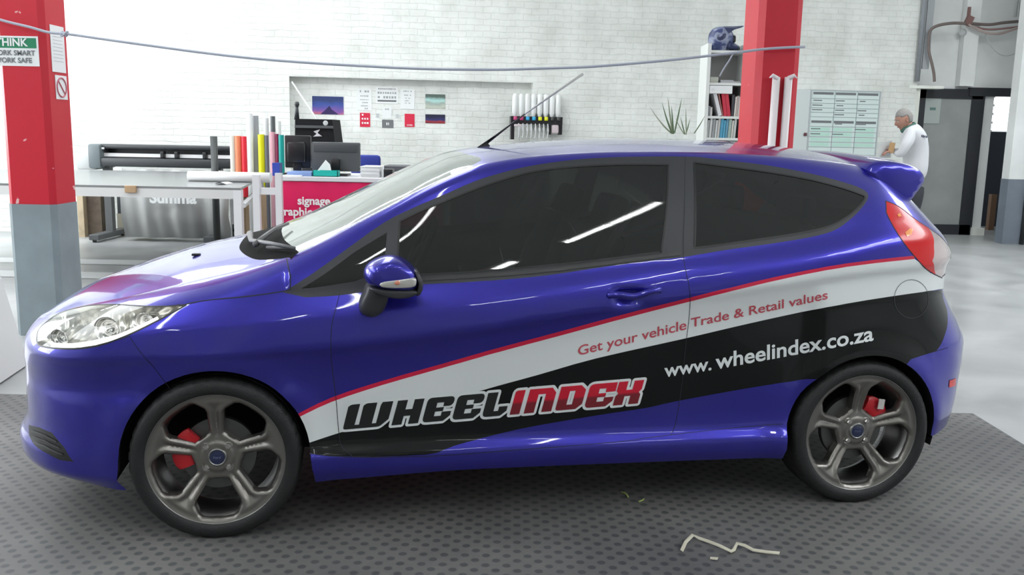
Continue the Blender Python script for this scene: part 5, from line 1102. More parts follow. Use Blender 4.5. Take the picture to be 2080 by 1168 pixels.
# blue chair
q = rect(731, 315, 772, 341, 9.7); o = thing('office_chair', 'blue office chair showing above the counter', 'chair'); mb = MB(); bx(mb, q[0]-.1, q[1], 9.7, 9.78, q[2]-.15, q[3], .035); mb.build('backrest', mat('blue_fabric', (.015, .03, .26), .7), o, auto=.6)
mb = MB(); bx(mb, q[0]-.08, q[1]-.02, 9.76, 10.2, .45, .55, .03); mb.build('seat', mat('blue_fabric'), o, auto=.6); cxx = (q[0]+q[1])/2-.05; mb = MB(); mb.tube([(cxx, 9.98, .08), (cxx, 9.98, .47)], .03, 10); mb.tube([(cxx, 9.98, .40), (cxx, 9.74, .5), (cxx, 9.73, .9)], .02, 8)
for k in range(5): mb.tube([(cxx, 9.98, .10), (cxx+.28*math.cos(k*1.2566), 9.98+.28*math.sin(k*1.2566), .04)], [.03, .015], 8)
mb.build('chair_base', BLK, o)
o, q = onc('paper_tray', (732, 338, 771, 361), CY+.12, .3, WHT, 'white stack of paper trays right of the wide monitor', 'tray')
mb = MB()
for k in range(3): bx(mb, q[0]-.004, q[1]+.004, CY+.11, CY+.125, CZ+.02+k*.035, CZ+.026+k*.035)
mb.build('tray_edge', LGY, o)
def tray():
    q = rect(635, 350, 686, 363, CY+.06); o = MB(); x0, x1, z1 = q[0], q[1], CZ+.055; t = .006
    bx(o, x0, x1, CY+.06, CY+.16, CZ, CZ+t); bx(o, x0, x1, CY+.06, CY+.06+t, CZ, z1); bx(o, x0, x1, CY+.16, CY+.16+t, CZ, z1); bx(o, x0, x0+t, CY+.06, CY+.16, CZ, z1); bx(o, x1-t, x1, CY+.06, CY+.16, CZ, z1)
    tag(o.build('teal_tray', mat('teal_plastic', (.01, .42, .36), .4)), 'shallow teal tray in front of the wide monitor', 'tray')
tray()
onc('blue_folder', (583, 349, 632, 361), CY+.05, .28, mat('blue_folder', (.22, .33, .62), .4), 'pale blue folder lying at the left end of the counter', 'folder')
o, q = onc('white_folder', (574, 356, 612, 364), CY+.0, .2, WHT, 'white folder partly under the blue one on the counter', 'folder')
onc('black_box', (779, 344, 797, 362), CY+.10, .16, BLK, 'small black box at the right end of the counter by the windscreen', 'box')
onc('white_carton', (800, 350, 826, 362), CY+.30, .16, WHT, 'white carton beside the small black box', 'box')
q = rect(655, 325, 668, 350, CY+.15); mb = MB(); mb.add([(q[0]-.01, CY+.15, CZ), (q[1]+.03, CY+.17, CZ), (q[1], CY+.2, q[3]-.04), (q[0]+.02, CY+.2, q[3]), (q[0]-.07, CY+.14, CZ+.02), (q[0]-.02, CY+.25, CZ+.05)], [(0, 1, 2, 3), (0, 3, 5, 4), (1, 5, 3, 2)]); tag(mb.build('crumpled_paper', WHT), 'crumpled white paper in front of the wide monitor', 'paper')
q = rect(776, 338, 836, 352, 10.6); mb = MB(); bx(mb, q[0], q[1]+1.6, 10.6, 11.2, 0, q[3]); tag(mb.build('low_cabinet', mat('cabinet_grey', (.10, .105, .115), .5)), 'dark grey cabinet along the wall behind the windscreen', 'cabinet')
# --- bookcase
BY = 9.6; q = rect(1421, 88, 1512, 276, BY); bxx0, btz = at(1434, 180, BY).x, q[3]; bxx1 = bxx0+.41; BD = .38
bc = thing('bookcase', 'tall white bookcase between the plant and the red column', 'bookcase'); WSH = mat('white_laminate', (.74, .77, .74), .4)
for nm, x in (('side_panel', bxx0), ('side_panel', bxx1-.02)): mb = MB(); bx(mb, x, x+(.035 if x == bxx0 else .02), BY, BY+BD, 0, btz); mb.build(nm, WSH, bc)
mb = MB(); bx(mb, bxx0+.02, bxx1, BY+BD-.01, BY+BD, 0, btz-.02); mb.build('back_panel', mat('back_panel_grey', (.46, .47, .46), .6), bc)
sz = [rect(1440, y, 1500, y+2, BY)[3] for y in (102, 168, 236, 280)]+[.55, .08]
for z in sz: mb = MB(); bx(mb, bxx0+.035, bxx1-.02, BY+.01, BY+BD-.01, z-.025, z); mb.build('shelf', WSH, bc)
# helmet
hp = at(1464, 82, BY+.20); mb = MB(); pr = []
hl = thing('motocross_helmet', 'dark navy patterned motocross helmet on top of the bookcase', 'helmet', (hp.x, hp.y, 0))
z0h = sz[0]
prof = [(0, .255), (.05, .25), (.09, .225), (.115, .18), (.12, .13), (.115, .08), (.105, .04), (.10, .0)]
mb = MB(); mb.lathe(prof, 28, Matrix.Diagonal((1.10, .95, 1, 1)), c=(0, 0, z0h)); hm = mb.build('shell', gradm('helmet_pattern', [(.30, (.02, .03, .09)), (.46, (.06, .08, .20)), (.55, (.30, .34, .45)), (.62, (.03, .04, .10))], 1.0, 11, z0=0, z1=1000), hl, True)
mb = MB(); mb.add([(.02, -.09, z0h+.235), (.02, .09, z0h+.235), (.13, -.07, z0h+.235), (.13, .07, z0h+.235), (.22, -.04, z0h+.262), (.22, .04, z0h+.262), (.02, 0, z0h+.26), (.13, 0, z0h+.262), (.225, 0, z0h+.27), (.06, -.10, z0h+.18), (.06, .10, z0h+.18)], [(0, 2, 7, 6), (6, 7, 3, 1), (2, 4, 8, 7), (7, 8, 5, 3), (9, 2, 0), (10, 1, 3)]); pk = mb.build('peak', mat('helmet_navy', (.025, .035, .10), .35), hl); pk.modifiers.new('t', 'SOLIDIFY').thickness = .006
mb = MB(); mb.tube([(.06, -.10, z0h+.07), (.13, -.07, z0h+.045), (.17, 0, z0h+.04), (.13, .07, z0h+.045), (.06, .10, z0h+.07)], [.04, .035, .035, .035, .04], 10); mb.build('chin_bar', mat('helmet_navy'), hl, True)
mb = MB(); bx(mb, .09, .15, -.05, .05, z0h+.09, z0h+.17, .02); mb.build('visor_opening', BLK, hl)
# files and books
bgrp = 'files and books in the white bookcase'
def book(x0, z0, w_, h_, lean, m, nm, label, cat='book', dep=.2, yoff=.03):
    o = thing(nm, label, cat, (x0, BY+yoff, z0), 0, bgrp); M = Matrix.Rotation(lean, 4, 'Y'); zoff = w_*max(0, math.sin(lean))
    MB().box(tuple(M @ Vector((w_/2, dep/2, h_/2))+Vector((0, 0, zoff))), (w_, dep, h_), M=M).build('cover', m, o); MB().box(tuple(M @ Vector((w_/2, dep/2+.004, h_/2))+Vector((0, 0, zoff))), (w_*.72, dep, h_*.97), M=M).build('pages', WHT, o); return o
ix0 = bxx0+.036; z2 = sz[2]; z3 = sz[3]
q = rect(1439, 168, 1486, 183, BY); o = thing('lever_file', 'white lever file lying flat on top of the leaning files', 'file', (ix0+.004, BY+.005, 0), 0, bgrp); mb = MB(); bx(mb, 0, .235, 0, .24, sz[1]-.11, sz[1]-.03, .004); mb.build('cover', WHT, o); MB().lathe([(.008, -.002), (.013, -.002), (.013, .002)], 12, RX, c=(.035, -.001, sz[1]-.07)).build('finger_ring', STEEL, o)
q2 = sz[1]-.115
book(ix0+.003, z2, .022, .10, .05, mat('grey_book', (.25, .26, .28), .5), 'notebook', 'short grey notebook at the left of the middle shelf')
book(ix0+.028, z2, .020, .09, .0, mat('pale_book', (.62, .62, .60), .5), 'notebook', 'short pale notebook beside the grey one on the middle shelf')
book(ix0+.116, z2, .034, .235, -.28, mat('white_file', (.72, .72, .74), .5), 'file', 'white file leaning left on the middle shelf', 'file')
book(ix0+.155, z2, .012, .235, -.24, mat('brown_book', (.35, .15, .13), .5), 'book', 'thin brown book leaning beside the white file')
RBK = mat('red_book', (.55, .03, .06), .4)
for k in range(2): book(ix0+.171+.037*k, z2, .034, .235, -.16, RBK, 'red_file', ('left' if k == 0 else 'right')+' one of two red files leaning on the middle shelf', 'file')
book(ix0+.246, z2, .024, .22, 0, mat('dark_book', (.05, .05, .06), .5), 'book', 'dark upright book right of the red files')
for k in range(4): book(ix0+.274+.0195*k, z2, .017, .20+.01*(k % 2), .04, mat('magazine_%d' % (k % 2), ((.66, .62, .58), (.5, .42, .40))[k % 2], .5), 'magazine', ('first', 'second', 'third', 'fourth')[k]+' pale magazine from the left at the right end of the middle shelf', 'magazine')
cols_ = [(.45, .47, .46), (.66, .67, .66), (.30, .32, .33), (.62, .64, .63), (.5, .5, .48), (.08, .33, .50), (.10, .40, .58), (.12, .30, .42), (.35, .45, .40), (.60, .60, .55), (.55, .57, .55)]
nms = ['grey', 'white', 'dark grey', 'off-white', 'beige', 'blue', 'bright blue', 'deep blue', 'green', 'cream', 'pale grey']
x = ix0+.003
for k, (c_, nn) in enumerate(zip(cols_, nms)):
    w_ = .018+.010*((k*7) % 3)/2; book(x, z3, w_, .18+.012*((k*5) % 3), .05, mat('book_'+nn.replace(' ', '_').replace('-', '_'), c_, .5), 'book', nn+' book on the lowest visible shelf of the bookcase'); x += w_+.005
pa_ = MB(); q = rect(1441, 152, 1462, 166, BY); bx(pa_, ix0+.01, ix0+.10, BY+.05, BY+.2, sz[1], sz[1]+.06, .01); tag(pa_.build('small_carton', mat('pale_carton', (.5, .52, .45), .6)), 'small pale carton on the upper shelf of the bookcase', 'box')
pa_ = MB(); bx(pa_, ix0+.12, ix0+.32, BY+.03, BY+.24, sz[1], sz[1]+.018); bx(pa_, ix0+.12, ix0+.25, BY+.03, BY+.2, sz[1]+.018, sz[1]+.03); tag(pa_.build('loose_papers', mat('grey_papers', (.4, .4, .42), .6)), 'loose grey papers on the upper shelf beside the small carton', 'papers')
# --- spiky plant on a stand
PYy = 9.2; pc0 = at(1368, 271, PYy); pz = pc0.z-.05
pt = thing('spiky_plant', 'potted plant with long thin pointed leaves left of the bookcase', 'plant', (pc0.x+.06, PYy, 0)); px0 = pc0.x+.06
MB().lathe([(0, pz-.22), (.10, pz-.22), (.13, pz-.02), (.125, pz-.02), (.12, pz-.04), (0, pz-.04)], 24).build('pot', mat('pale_pot', (.5, .5, .47), .6), pt, True)
LEAF = mat('grey_green_leaf', (.12, .19, .10), .55); LEAF2 = mat('pale_leaf', (.28, .32, .22), .55)
def leaf(p0, p1, w_, m, dy):
    a = at(*p0, PYy); b = at(*p1, PYy+dy); a.x -= px0; b.x -= px0; a.y -= PYy; b.y -= PYy; mb = MB(); n = 8; vs = []
    for k in range(n+1):
        t = k/n; c = a+(b-a)*t+Vector((0, 0, -.03*math.sin(PI*t)*abs(b.x-a.x)*3)); d = w_*(1-t)**.7*(.6+.9*t if t < .5 else 1.05)
        vs += [c+Vector((-d, 0, 0)), c+Vector((0, .4*d, -.3*d)), c+Vector((d, 0, 0))]
    mb.add(vs, [(3*k+j, 3*k+3+j, 3*k+4+j, 3*k+1+j) for k in range(n) for j in (0, 1)]); mb.build('leaf', m, pt, True)
for i, (p0, p1) in enumerate((((1366, 272), (1319, 216)), ((1365, 272), (1330, 232)), ((1364, 270), (1344, 206)), ((1366, 270), (1356, 195)), ((1370, 270), (1385, 198)), ((1368, 272), (1364, 214)), ((1367, 272), (1350, 228)), ((1391, 273), (1376, 250)), ((1391, 272), (1382, 236)), ((1394, 273), (1393, 217)), ((1393, 273), (1402, 240)), ((1410, 271), (1433, 233)), ((1390, 273), (1372, 240)))):
    leaf(p0, p1, .012 if i < 7 else .009, LEAF if i % 3 else LEAF2, .1*math.sin(i*2.1))
so = MB(); bx(so, -.2, .2, -.2, .2, pz-.25, pz-.22); 
for a in (-.17, .17):
    for b in (-.17, .17): bx(so, a-.02, a+.02, b-.02, b+.02, 0, pz-.25)
o = so.build('plant_stand', WSH); o.location = (px0, PYy, 0); tag(o, 'white square stand under the spiky plant', 'stand')
# --- white panel leaning at lower left, floor lines
p1 = at_z(48, 743, 0); pA = at_z(-60, 815, 0); th_ = .03
wp = MB(); a = at(48, 742, p1.y); top = at(-4, 588, p1.y+.0); 
tq = at(-48, 438, p1.y+.25); P_ = [Vector((p1.x, p1.y, .0)), Vector((pA.x, pA.y, .0)), Vector((pA.x+tq.x-p1.x, pA.y+tq.y-p1.y, tq.z)), tq]
nrm = (P_[1]-P_[0]).cross(P_[3]-P_[0]).normalized()*th_; tag(wp.add(P_+[p-nrm for p in P_], [(0, 1, 2, 3), (7, 6, 5, 4), (0, 4, 5, 1), (1, 5, 6, 2), (2, 6, 7, 3), (3, 7, 4, 0)]).build('white_board_panel', mat('white_board', (.70, .72, .72), .4)), 'large white board leaning at the far left, in front of the car', 'board')
for k, (ya, yb) in enumerate(((525, 535), (551, 564))):
    a = at_z(100, yb, .002).y; b = at_z(100, ya, .002).y; o = fl('painted_floor_line', -8.3, -1.2, a, b, .003, mat('white_floor_paint', (.78, .80, .80), .5)); tag(o, ('farther' if k == 0 else 'nearer')+' of two white painted lines across the floor behind the bonnet', 'floor line', 'white lines painted on the floor')
# --- scraps on the mat
sc2 = [(1385, 1117), (1393, 1104), (1407, 1091), (1420, 1094), (1440, 1101), (1462, 1113), (1485, 1123), (1491, 1115), (1497, 1107), (1512, 1112), (1530, 1118), (1556, 1122), (1583, 1128)]
P_ = [at_z(x, y, .014) for x, y in sc2]; mb = MB(); vs = []
for i, p in enumerate(P_): 
    t = (P_[min(i+1, len(P_)-1)]-P_[max(i-1, 0)]).normalized(); s_ = Vector((-t.y, t.x, 0))*.0055; z_ = .012*abs(math.sin(i*.9)); vs += [p+s_+Vector((0, 0, z_)), p-s_+Vector((0, 0, z_-.006))]
mb.add(vs, [(2*i, 2*i+1, 2*i+3, 2*i+2) for i in range(len(P_)-1)]); o = mb.build('vinyl_strip', mat('cream_strip', (.66, .63, .50), .5), None, True); o.modifiers.new('t', 'SOLIDIFY').thickness = .002; tag(o, 'long thin cream strip of backing paper zigzagging on the mat', 'offcut')
P_ = [at_z(x, y, .008) for x, y in ((1442, 1136), (1443, 1132), (1459, 1133), (1457, 1138))]; mb = MB(); mb.add([p for p in P_]+[p+Vector((0, 0, .002)) for p in P_], [(3, 2, 1, 0), (4, 5, 6, 7), (0, 1, 5, 4), (1, 2, 6, 5), (2, 3, 7, 6), (3, 0, 4, 7)]); tag(mb.build('paper_scrap', mat('cream_strip')), 'tiny cream scrap below the zigzag strip', 'offcut')
for k, pts in enumerate((((1268, 1000), (1273, 1004), (1276, 1010)), ((1298, 1019), (1305, 1016), (1308, 1013)), ((1262, 999), (1268, 1001), (1271, 1003)))):
    P_ = [at_z(x, y, .010) for x, y in pts]; tag(MB().tube(P_, .0035, 6).build('green_scrap', mat('yellow_green_scrap', (.40, .48, .16), .6), None, True), ('middle', 'rightmost', 'leftmost')[k]+' of the small yellow-green scraps on the mat under the door', 'offcut', 'yellow-green scraps on the mat')
# ================================================================ RIGHT-HAND END: doors, pillar, pipes, man
DY = 14.5; ex = at_wall(1851, 300); ZF = 0
jx = at(1861, 300, DY).x
q = rect(1843, 174, 1861, 300, DY-.25)
o = struct(MB().box(((q[0]+q[1])/2-.02, DY+.05, q[3]/2), (q[1]-q[0]+.1, .6, q[3])).build('trim_1', mat('cream_gloss', (.80, .82, .76), .35)))
q2 = rect(1846, 174, 1916, 180, DY-.3); struct(MB().box(((q2[0]+q2[1])/2, DY-.2, (q2[2]+q2[3])/2), (q2[1]-q2[0], .25, q2[3]-q2[2])).build('trim_2', mat('cream_gloss')))
# wall above and around the doors
dz1 = rect(1870, 180, 1960, 190, DY)[3]
xw0 = at(1851, 100, DY).x-.05; xs0 = rect(1940, 100, 1975, 120, DY-.35)
struct(MB().box(((xw0+8.15)/2, DY+.2, (dz1+CEIL)/2), (8.15-xw0, .3, CEIL-dz1)).build('wall_right_end', PLASTER))
# glazed door
dl, dr = at(1862, 200, DY).x, at(1972, 200, DY).x; dr = (at(1972, 200, DY).x+at(1944, 460, DY).x)/2+.05; dl = (at(1861, 200, DY).x)
DD = struct(thing('door_1', None, None, (0, 0, 0))); BF = mat('black_door_frame', (.022, .024, .03), .45); fw = .15
mb = MB(); bx(mb, dl, dl+fw, DY, DY+.06, 0, dz1); bx(mb, dr-.02, dr+fw*1.2, DY, DY+.06, 0, dz1); bx(mb, dl, dr+fw, DY, DY+.06, dz1-fw, dz1); bx(mb, dl, dr+fw, DY, DY+.06, 0, .16); mb.build('frame', BF, DD)
mb = MB(); bx(mb, dl+fw, dr, DY+.025, DY+.035, .16, dz1-fw); mb.build('frosted_pane', mat('frosted_glass', (.33, .35, .34), .25, mottle=(1.2, .25)), DD)
a = rect(1867, 190, 1911, 251, DY); mb = MB(); bx(mb, a[0], a[1], DY+.012, DY+.02, a[2], a[3]); o = mb.build('paper_notice', mat('dull_paper', (.42, .47, .45), .5)); tag(o, 'pale paper notice stuck on the frosted glass door', 'notice')
e = at(1896, 221, DY); mb = MB(); bx(mb, e.x-.05, e.x+.04, DY+.006, DY+.012, e.z-.02, e.z+.02, .003); mb.build('printed_mark', mat('teal_print', (.12, .22, .2), .5), o)
# opening with partition and bright window beyond
ox0, ox1 = at(1990, 200, DY).x-.05, at(2068, 200, DY).x
struct(MB().box(((ox0+ox1)/2, DY+.02, dz1-.04), (ox1-ox0+.25, .1, .13)).build('trim_3', BF))
px1 = at(2030, 200, DY+.3).x; px0_ = dr+fw*1.2
px1 = at(2029, 200, DY-.1).x
struct(MB().box(((px0_+px1)/2, DY+.1, (dz1-.1)/2), (px1-px0_, .12, dz1-.1)).build('wall_partition', PLASTER))
struct(MB().box(((px0_+px1)/2, DY-.0, .06), (px1-px0_+.03, .12, .12)).build('baseboard_right', mat('cream_gloss')))
# room beyond: window and dark cupboard
wy = DY+2.2; a = rect(2012, 178, 2080, 266, wy); wn = struct(thing('window_6', None, None, (0, 0, 0)))
mb = MB(); bx(mb, a[0], a[1]+.6, wy, wy+.02, a[2], a[3]+.3); mb.build('pane', mat('daylit_pane'), wn); mb = MB()
for k in range(8): zz = a[2]+(a[3]+.3-a[2])*k/7; bx(mb, a[0]-.03, a[0]+.04, wy-.05, wy-.03, zz-.03, zz+.01)
mb.build('louvre_edge', WMET, wn)
struct(MB().box((a[0]+.5, wy+.15, 2.3), (4, .2, 4.6)).build('wall_room_beyond', mat('beyond_grey', (.30, .31, .31), .8)))
b = rect(2015, 268, 2050, 470, DY+1.6); mb = MB(); bx(mb, b[0]-.2, b[1]+.5, DY+1.6, DY+2.0, 0, b[3]); tag(mb.build('dark_cupboard', mat('dark_navy_door', (.03, .035, .05), .4)), 'dark navy cupboard seen through the open doorway', 'cupboard')
b = rect(2011, 395, 2022, 470, DY+.9); mb = MB(); bx(mb, b[0], b[1], DY+.9, DY+1.0, 0, b[3]); tag(mb.build('wooden_post', mat('brown_wood', (.20, .11, .06), .6)), 'brown wooden post in the doorway before the dark cupboard', 'post')
# pier on the right
PYR = 13.3; pl0 = at(2049, 365, PYR).x; pr0 = at(2078, 420, PYR).x; zs = at(2055, 364, PYR).z
struct(MB().box(((pl0+pr0+.3)/2, PYR+.1, (zs+CEIL)/2), (pr0+.3-pl0, .2, CEIL-zs)).build('wall_pier', PLASTER)); struct(MB().box(((pl0+pr0+.3)/2, PYR+.1, zs/2), (pr0+.3-pl0+.01, .21, zs)).build('trim_4', GREYP))
a = rect(2072, 440, 2079, 512, PYR-.02); mb = MB(); mb.tube([((a[0]+a[1])/2, PYR-.04, 0), ((a[0]+a[1])/2, PYR-.04, at(2076, 150, PYR).z)], .03, 10); tag(mb.build('black_pipe', GUN, None, True), 'dark vertical pipe at the right edge, running up the grey pier', 'pipe')
struct(MB().box(((pr0+.3+11.3)/2, PYR+.1, CEIL/2), (11.3-pr0-.3, .2, CEIL)).build('wall_end', PLASTER))
# pilaster above the doors
a = rect(1950, 0, 1975, 170, DY-.12); pw0 = at(1952, 170, DY-.12).x; struct(MB().box((pw0+.1, DY-.03, (dz1+CEIL)/2+.02), (.22, .14, CEIL-dz1-.04)).build('trim_5', PLASTER))
# conduits and cables
CON = mat('conduit_grey', (.25, .27, .29), .5); CAB_ = mat('cable_brown', (.16, .13, .12), .6)
def tubeobj(name, px, Y, r_, m, label, cat, n=8):
    P_ = [at(x, y, Y) for x, y in spline(px, 5)]; o = MB().tube(P_, r_, n).build(name, m, None, True); tag(o, label, cat); return o
WYc = WY0+WYS*6.2
c0 = at_wall(1880, 0, .05); c0.z = 4.58; o = thing('cable_conduit', 'grey ribbed vertical conduit pair above the glazed door', 'conduit', (0, 0, 0)); mb = MB(); cb0 = at_wall(1863, 165, .06); mb.tube([Vector((cb0.x, cb0.y, cb0.z)), Vector((cb0.x, cb0.y, 4.58))], .035, 10); mb.build('conduit_pipe', CON, o, True)
cb1 = at_wall(1876, 140, .05); mb = MB(); mb.box((cb1.x+.02, cb1.y, (cb1.z+4.58)/2), (.10, .03, 4.58-cb1.z)); mb.build('cable_tray', mat('tray_grey', (.36, .38, .40), .5), o)
tubeobj('loose_cable', [(1898, 166), (1897, 150), (1893, 130), (1887, 105), (1887, 80), (1890, 62), (1905, 52), (1935, 47), (1962, 48)], DY-.45, .022, CAB_, 'brown cable looping down to the top of the glazed door', 'cable')
for k, (pp, lb2) in enumerate((([(1962, 48), (1975, 48), (2010, 50), (2040, 46), (2090, 42)], 'top'), ([(1965, 50), (1985, 56), (2010, 60), (2040, 58), (2085, 52)], 'second'), ([(1968, 50), (1995, 62), (2020, 67), (2050, 61), (2090, 50)], 'third'), ([(1970, 51), (2000, 66), (2030, 69), (2060, 60), (2095, 48)], 'lowest'))):
    o = tubeobj('bundled_cable', pp, DY-.17-.02*k, .022 if k == 0 else .014, [CAB_, mat('cable_red', (.28, .16, .15), .6), mat('cable_white', (.55, .53, .50), .6), mat('cable_pink', (.42, .33, .31), .6)][k], lb2+' cable of the bundle running to the right above the doorway', 'cable'); o['group'] = 'cables above the doorway'
o = tubeobj('thin_wire', [(2000, 64), (2012, 92), (2030, 110), (2050, 113), (2080, 100)], DY-.17, .006, LGY, 'thin slack wire hanging below the cable bundle', 'wire', 6)
p = at(1968, 42, DY-.17); mb = MB(); mb.box(p, (.10, .06, .14), M=Matrix.Rotation(.4, 4, 'Y')); mb.box(p+Vector((-.01, 0, .13)), (.04, .03, .14)); tag(mb.build('cable_bracket', mat('rusty_bracket', (.22, .12, .11), .7)), 'rusty bracket gathering the cables above the door', 'bracket')
p = at(1956, 66, DY-.1); tag(MB().lathe([(0, -.03), (.05, -.03), (.06, .0), (.03, .02), (0, .02)], 16, RX, c=p).build('hook_plate', LGY), 'small round hook plate below the cable bracket', 'hook')
for k, x in enumerate((2062, 2072)): a = at(x, 34, DY-.12); tag(MB().tube([Vector((a.x, a.y, a.z)), Vector((a.x, a.y, 4.58))], .025, 8).build('rising_conduit', LGY, None, True), ('left' if k == 0 else 'right')+' one of two pale conduits rising at the top right corner', 'conduit', 'pale conduits at top right')
# --- stain patch on wall
a = wl(1103, 101); o = MB().lathe([(0, -.004), (.09, -.004), (.11, 0)], 9, RX @ Matrix.Diagonal((1, 1.1, 1, 1)), c=(a[0], 0, a[1])).build('filler_patch', mat('cream_filler', (.70, .70, .58), .7)); onwall(o); tag(o, 'small cream patch of filler on the wall above the recess', 'patch')
# --- the man
MY = 11.0; mp_ = lambda x, y, dy=0.0: at(x, y, MY+dy)
SKIN = mat('skin', (.42, .22, .16), .55); HAIR = mat('grey_hair', (.28, .27, .26), .8, bump=(80, .5)); JACK = mat('white_jacket', (.68, .69, .72), .7, bump=(6, .25)); TRO = mat('dark_trousers', (.03, .032, .04), .8); COLG = mat('green_collar', (.05, .13, .10), .7)
man = thing('person', 'grey-haired person in a white jacket with a green collar, head bowed over papers', 'person', (mp_(1850, 300).x, MY, 0)); mx0 = mp_(1850, 300).x
def loc(x, y, dy=0.0): p = mp_(x, y, dy); return Vector((p.x-mx0, p.y-MY, p.z))
def skinned(name, nodes, edges, m, parent, sub=2, root=0):
    me = bpy.data.meshes.new(name); me.from_pydata([tuple(n_[0]) for n_ in nodes], edges, []); o = bpy.data.objects.new(name, me); COL.objects.link(o); o.parent = parent
    o.modifiers.new('skin', 'SKIN'); o.modifiers.new('sub', 'SUBSURF').levels = sub; o.modifiers['sub'].render_levels = sub; o.modifiers['skin'].use_smooth_shade = True
    for i, n_ in enumerate(nodes): v = me.skin_vertices[0].data[i]; r_ = n_[1]; v.radius = r_ if isinstance(r_, tuple) else (r_, r_); v.use_root = (i == root)
    me.materials.append(m); return o
hipz = .97; hx = loc(1862, 348).x
nk = loc(1846, 263)
body = skinned('body', [(Vector((hx, 0, hipz+.02)), (.10, .10)), (Vector((hx-.01, .085, hipz-.16)), .088), (Vector((hx-.03, .10, .52)), .062), (Vector((hx-.01, .10, .09)), .045), (Vector((hx-.16, .11, .05)), .038), (Vector((hx-.01, -.085, hipz-.16)), .088), (Vector((hx-.05, -.10, .52)), .062), (Vector((hx-.02, -.10, .09)), .045), (Vector((hx-.17, -.11, .05)), .038)], [(0, 1), (1, 2), (2, 3), (3, 4), (0, 5), (5, 6), (6, 7), (7, 8)], TRO, man); body.name = 'trousers'
tor = [(Vector((hx-.005, 0, hipz-.02)), (.165, .145)), (loc(1860, 322), (.165, .15)), (loc(1860, 296), (.17, .16)), (loc(1857, 272), (.155, .165)), (loc(1850, 258), (.09, .11)),
       (loc(1852, 272, -.17), .078), (loc(1842, 292, -.22), .066), (loc(1829, 314, -.18), .055), (loc(1818, 311, -.10), .044), (loc(1852, 272, .17), .078), (loc(1842, 296, .21), .062), (loc(1826, 312, .16), .052), (loc(1818, 306, .08), .044)]
jk = skinned('jacket', tor, [(0, 1), (1, 2), (2, 3), (3, 4), (3, 5), (5, 6), (6, 7), (7, 8), (3, 9), (9, 10), (10, 11), (11, 12)], JACK, man)
cr_ = loc(1845, 259); mb = MB(); mb.lathe([(.085, -.04), (.095, -.01), (.088, .03), (.07, .035), (.062, .0)], 20, Matrix.Rotation(math.radians(-28), 4, 'Y'), c=cr_); mb.build('collar', COLG, man, True)
hc = loc(1836, 243)     # head centre
def headshape():
    bm = bmesh.new(); bmesh.ops.create_uvsphere(bm, u_segments=28, v_segments=20, radius=1)
    for v in bm.verts:
        x, y, z = v.co
        # face looks to -x
        X = x*.098; Y = y*.077; Z = z*.122
        if z < -.1: X = X*(1-.18*(-z-.1))-.012*(-z) ; Y *= 1-.32*(-z-.1)
        if x < -.75: 
            g_ = math.exp(-((y)/.16)**2); X -= g_*.028*math.exp(-((z+.12)/.17)**2); X += .010*math.exp(-((z-.10)/.12)**2)*(math.exp(-((abs(y)-.36)/.16)**2)); X -= .007*g_*math.exp(-((z+.52)/.10)**2); X += .005*math.exp(-((z+.40)/.05)**2)*g_
        if z < -.7 and x < -.3: X -= .012
        v.co = (X, Y, Z)
    for f in bm.faces: f.smooth = True
    return bm
HR = Matrix.Translation(hc) @ Matrix.Rotation(math.radians(-24), 4, 'Y')
bm = headshape(); me = bpy.data.meshes.new('head'); bm.to_mesh(me); bm.free(); me.transform(HR); me.materials.append(SKIN); hd_ = bpy.data.objects.new('head', me); COL.objects.link(hd_); hd_.parent = man
MB().tube([loc(1848, 262), loc(1841, 248)], [.058, .055], 14).build('neck', SKIN, man, True)
bm = headshape()
for v in bm.verts: v.co = v.co*1.045+Vector((.008, 0, .006))
kill = [v for v in bm.verts if not (v.co.z > .045+.25*(-v.co.x-.06) and v.co.x > -.088 or v.co.x > .012 and v.co.z > -.055)]
bmesh.ops.delete(bm, geom=kill, context='VERTS'); me = bpy.data.meshes.new('hair'); bm.to_mesh(me); bm.free(); me.transform(HR); me.materials.append(HAIR); o = bpy.data.objects.new('hair', me); COL.objects.link(o); o.parent = man; o.modifiers.new('t', 'SOLIDIFY').thickness = .010
for s_ in (-1, 1):
    M = HR @ Matrix.Translation((.006, s_*.078, -.005)); mb = MB(); mb.lathe([(0, .004), (.012, .004), (.019, .010), (.022, .004), (.018, -.006)], 16, M @ Matrix.Rotation(-s_*PI/2, 4, 'X') @ Matrix.Diagonal((.8, 1.4, 1, 1))); mb.build('ear', SKIN, man, True)
    M = HR @ Matrix.Translation((-.083, s_*.030, .008)); MB().lathe([(0, .010), (.007, .008), (.0105, 0)], 12, M @ Matrix.Rotation(-PI/2, 4, 'Y')).build('eye', mat('eye_white', (.6, .58, .56), .3), man, True); MB().lathe([(0, .0115), (.004, .010)], 10, M @ Matrix.Rotation(-PI/2, 4, 'Y')).build('pupil', BLK, man, True)
    mb = MB(); mb.tube([HR @ Vector((-.091, s_*.015, .030)), HR @ Vector((-.093, s_*.03, .035)), HR @ Vector((-.083, s_*.046, .030))], .004, 6); mb.build('eyebrow', HAIR, man, True)
mb = MB(); mb.tube([HR @ Vector((-.088, -.022, -.058)), HR @ Vector((-.097, 0, -.060)), HR @ Vector((-.088, .022, -.058))], .0045, 6); mb.build('mouth', mat('lips', (.36, .13, .11), .5), man, True)
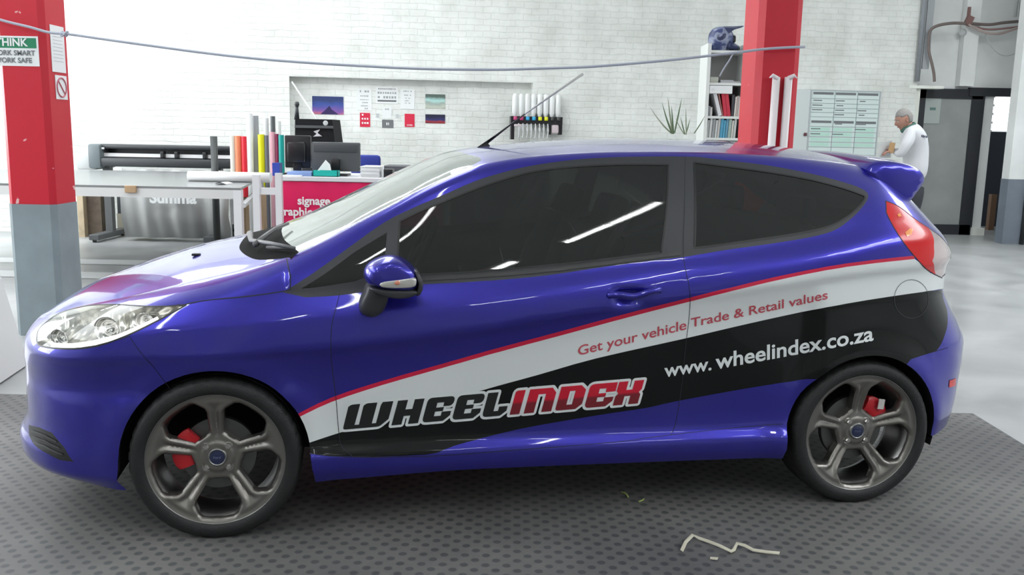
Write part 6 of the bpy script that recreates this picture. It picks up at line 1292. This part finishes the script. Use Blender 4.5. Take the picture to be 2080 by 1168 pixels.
# hands: palm, four fingers and thumb closing on the held papers
def hand(c, s_, nm):
    wr = c; N_ = [(wr, (.026, .02)), (wr+Vector((-.045, 0, .004)), (.036, .02)), (wr+Vector((-.075, 0, .006)), (.036, .017))]; E2 = [(0, 1), (1, 2)]
    for k, (dy, L_) in enumerate(((-.028, .060), (-.010, .070), (.009, .066), (.026, .052))):
        b = wr+Vector((-.078, dy, .004)); i = len(N_); N_ += [(b, .0095), (b+Vector((-L_*.45, dy*.1, -.008)), .0088), (b+Vector((-L_*.75, dy*.15, -.030)), .0082), (b+Vector((-L_*.72, dy*.15, -.048)), .0074)]; E2 += [(2, i), (i, i+1), (i+1, i+2), (i+2, i+3)]
    i = len(N_); N_ += [(wr+Vector((-.03, s_*.034, .014)), .012), (wr+Vector((-.055, s_*.040, .026)), .0105), (wr+Vector((-.080, s_*.030, .028)), .009)]; E2 += [(1, i), (i, i+1), (i+1, i+2)]
    skinned('hand', N_, E2, SKIN, man, 2)
h1 = loc(1816, 309, -.10); h2 = loc(1817, 304, .08); hand(h1, 1, 'hand'); hand(h2, -1, 'hand')
text_on('SERVICE', .045, (loc(1862, 276).x-.01+.0, -.0, 0), (1, 0, 0), (0, 0, 1), mat('navy_print', (.06, .07, .12), .6), man, 'jacket_print').location = (0, 0, 0)
bpy.data.objects.remove(bpy.data.objects['jacket_print'])
mb = MB(); p = loc(1868, 274, -.195); rj = random.Random(5)
for k in range(8): mb.box((p.x-.05+.019*k, p.y, p.z-.003*k), (.013, .004, .028*rj.uniform(.8, 1)))
mb.build('jacket_print', mat('navy_print'), man)
# sheets he reads
a = at(1776, 292, MY); b = at(1808, 288, MY); a1 = at(1780, 322, MY); o = MB()
A_, B_, C_, D_ = Vector((a.x, MY-.12, a.z+.0)), Vector((b.x, MY-.06, b.z+.02)), Vector((b.x+.02, MY+.0, at(1806, 320, MY).z)), Vector((a.x+.03, MY-.08, a1.z))
o.add([A_, B_, C_, D_]+[p+Vector((0, .004, 0)) for p in (A_, B_, C_, D_)], [(0, 3, 2, 1), (4, 5, 6, 7), (0, 1, 5, 4), (1, 2, 6, 5), (2, 3, 7, 6), (3, 0, 4, 7)]); tag(o.build('held_papers', mat('grey_paper', (.60, .62, .62), .6)), 'pale sheets of paper held by the person in the white jacket', 'papers')
mb = MB(); mb.box(at(1811, 300, MY-.12), (.06, .02, .12), M=Matrix.Rotation(.15, 4, 'Y')); tag(mb.build('brown_envelope', mat('brown_paper', (.45, .28, .13), .7)), 'small brown envelope held with the papers', 'envelope')
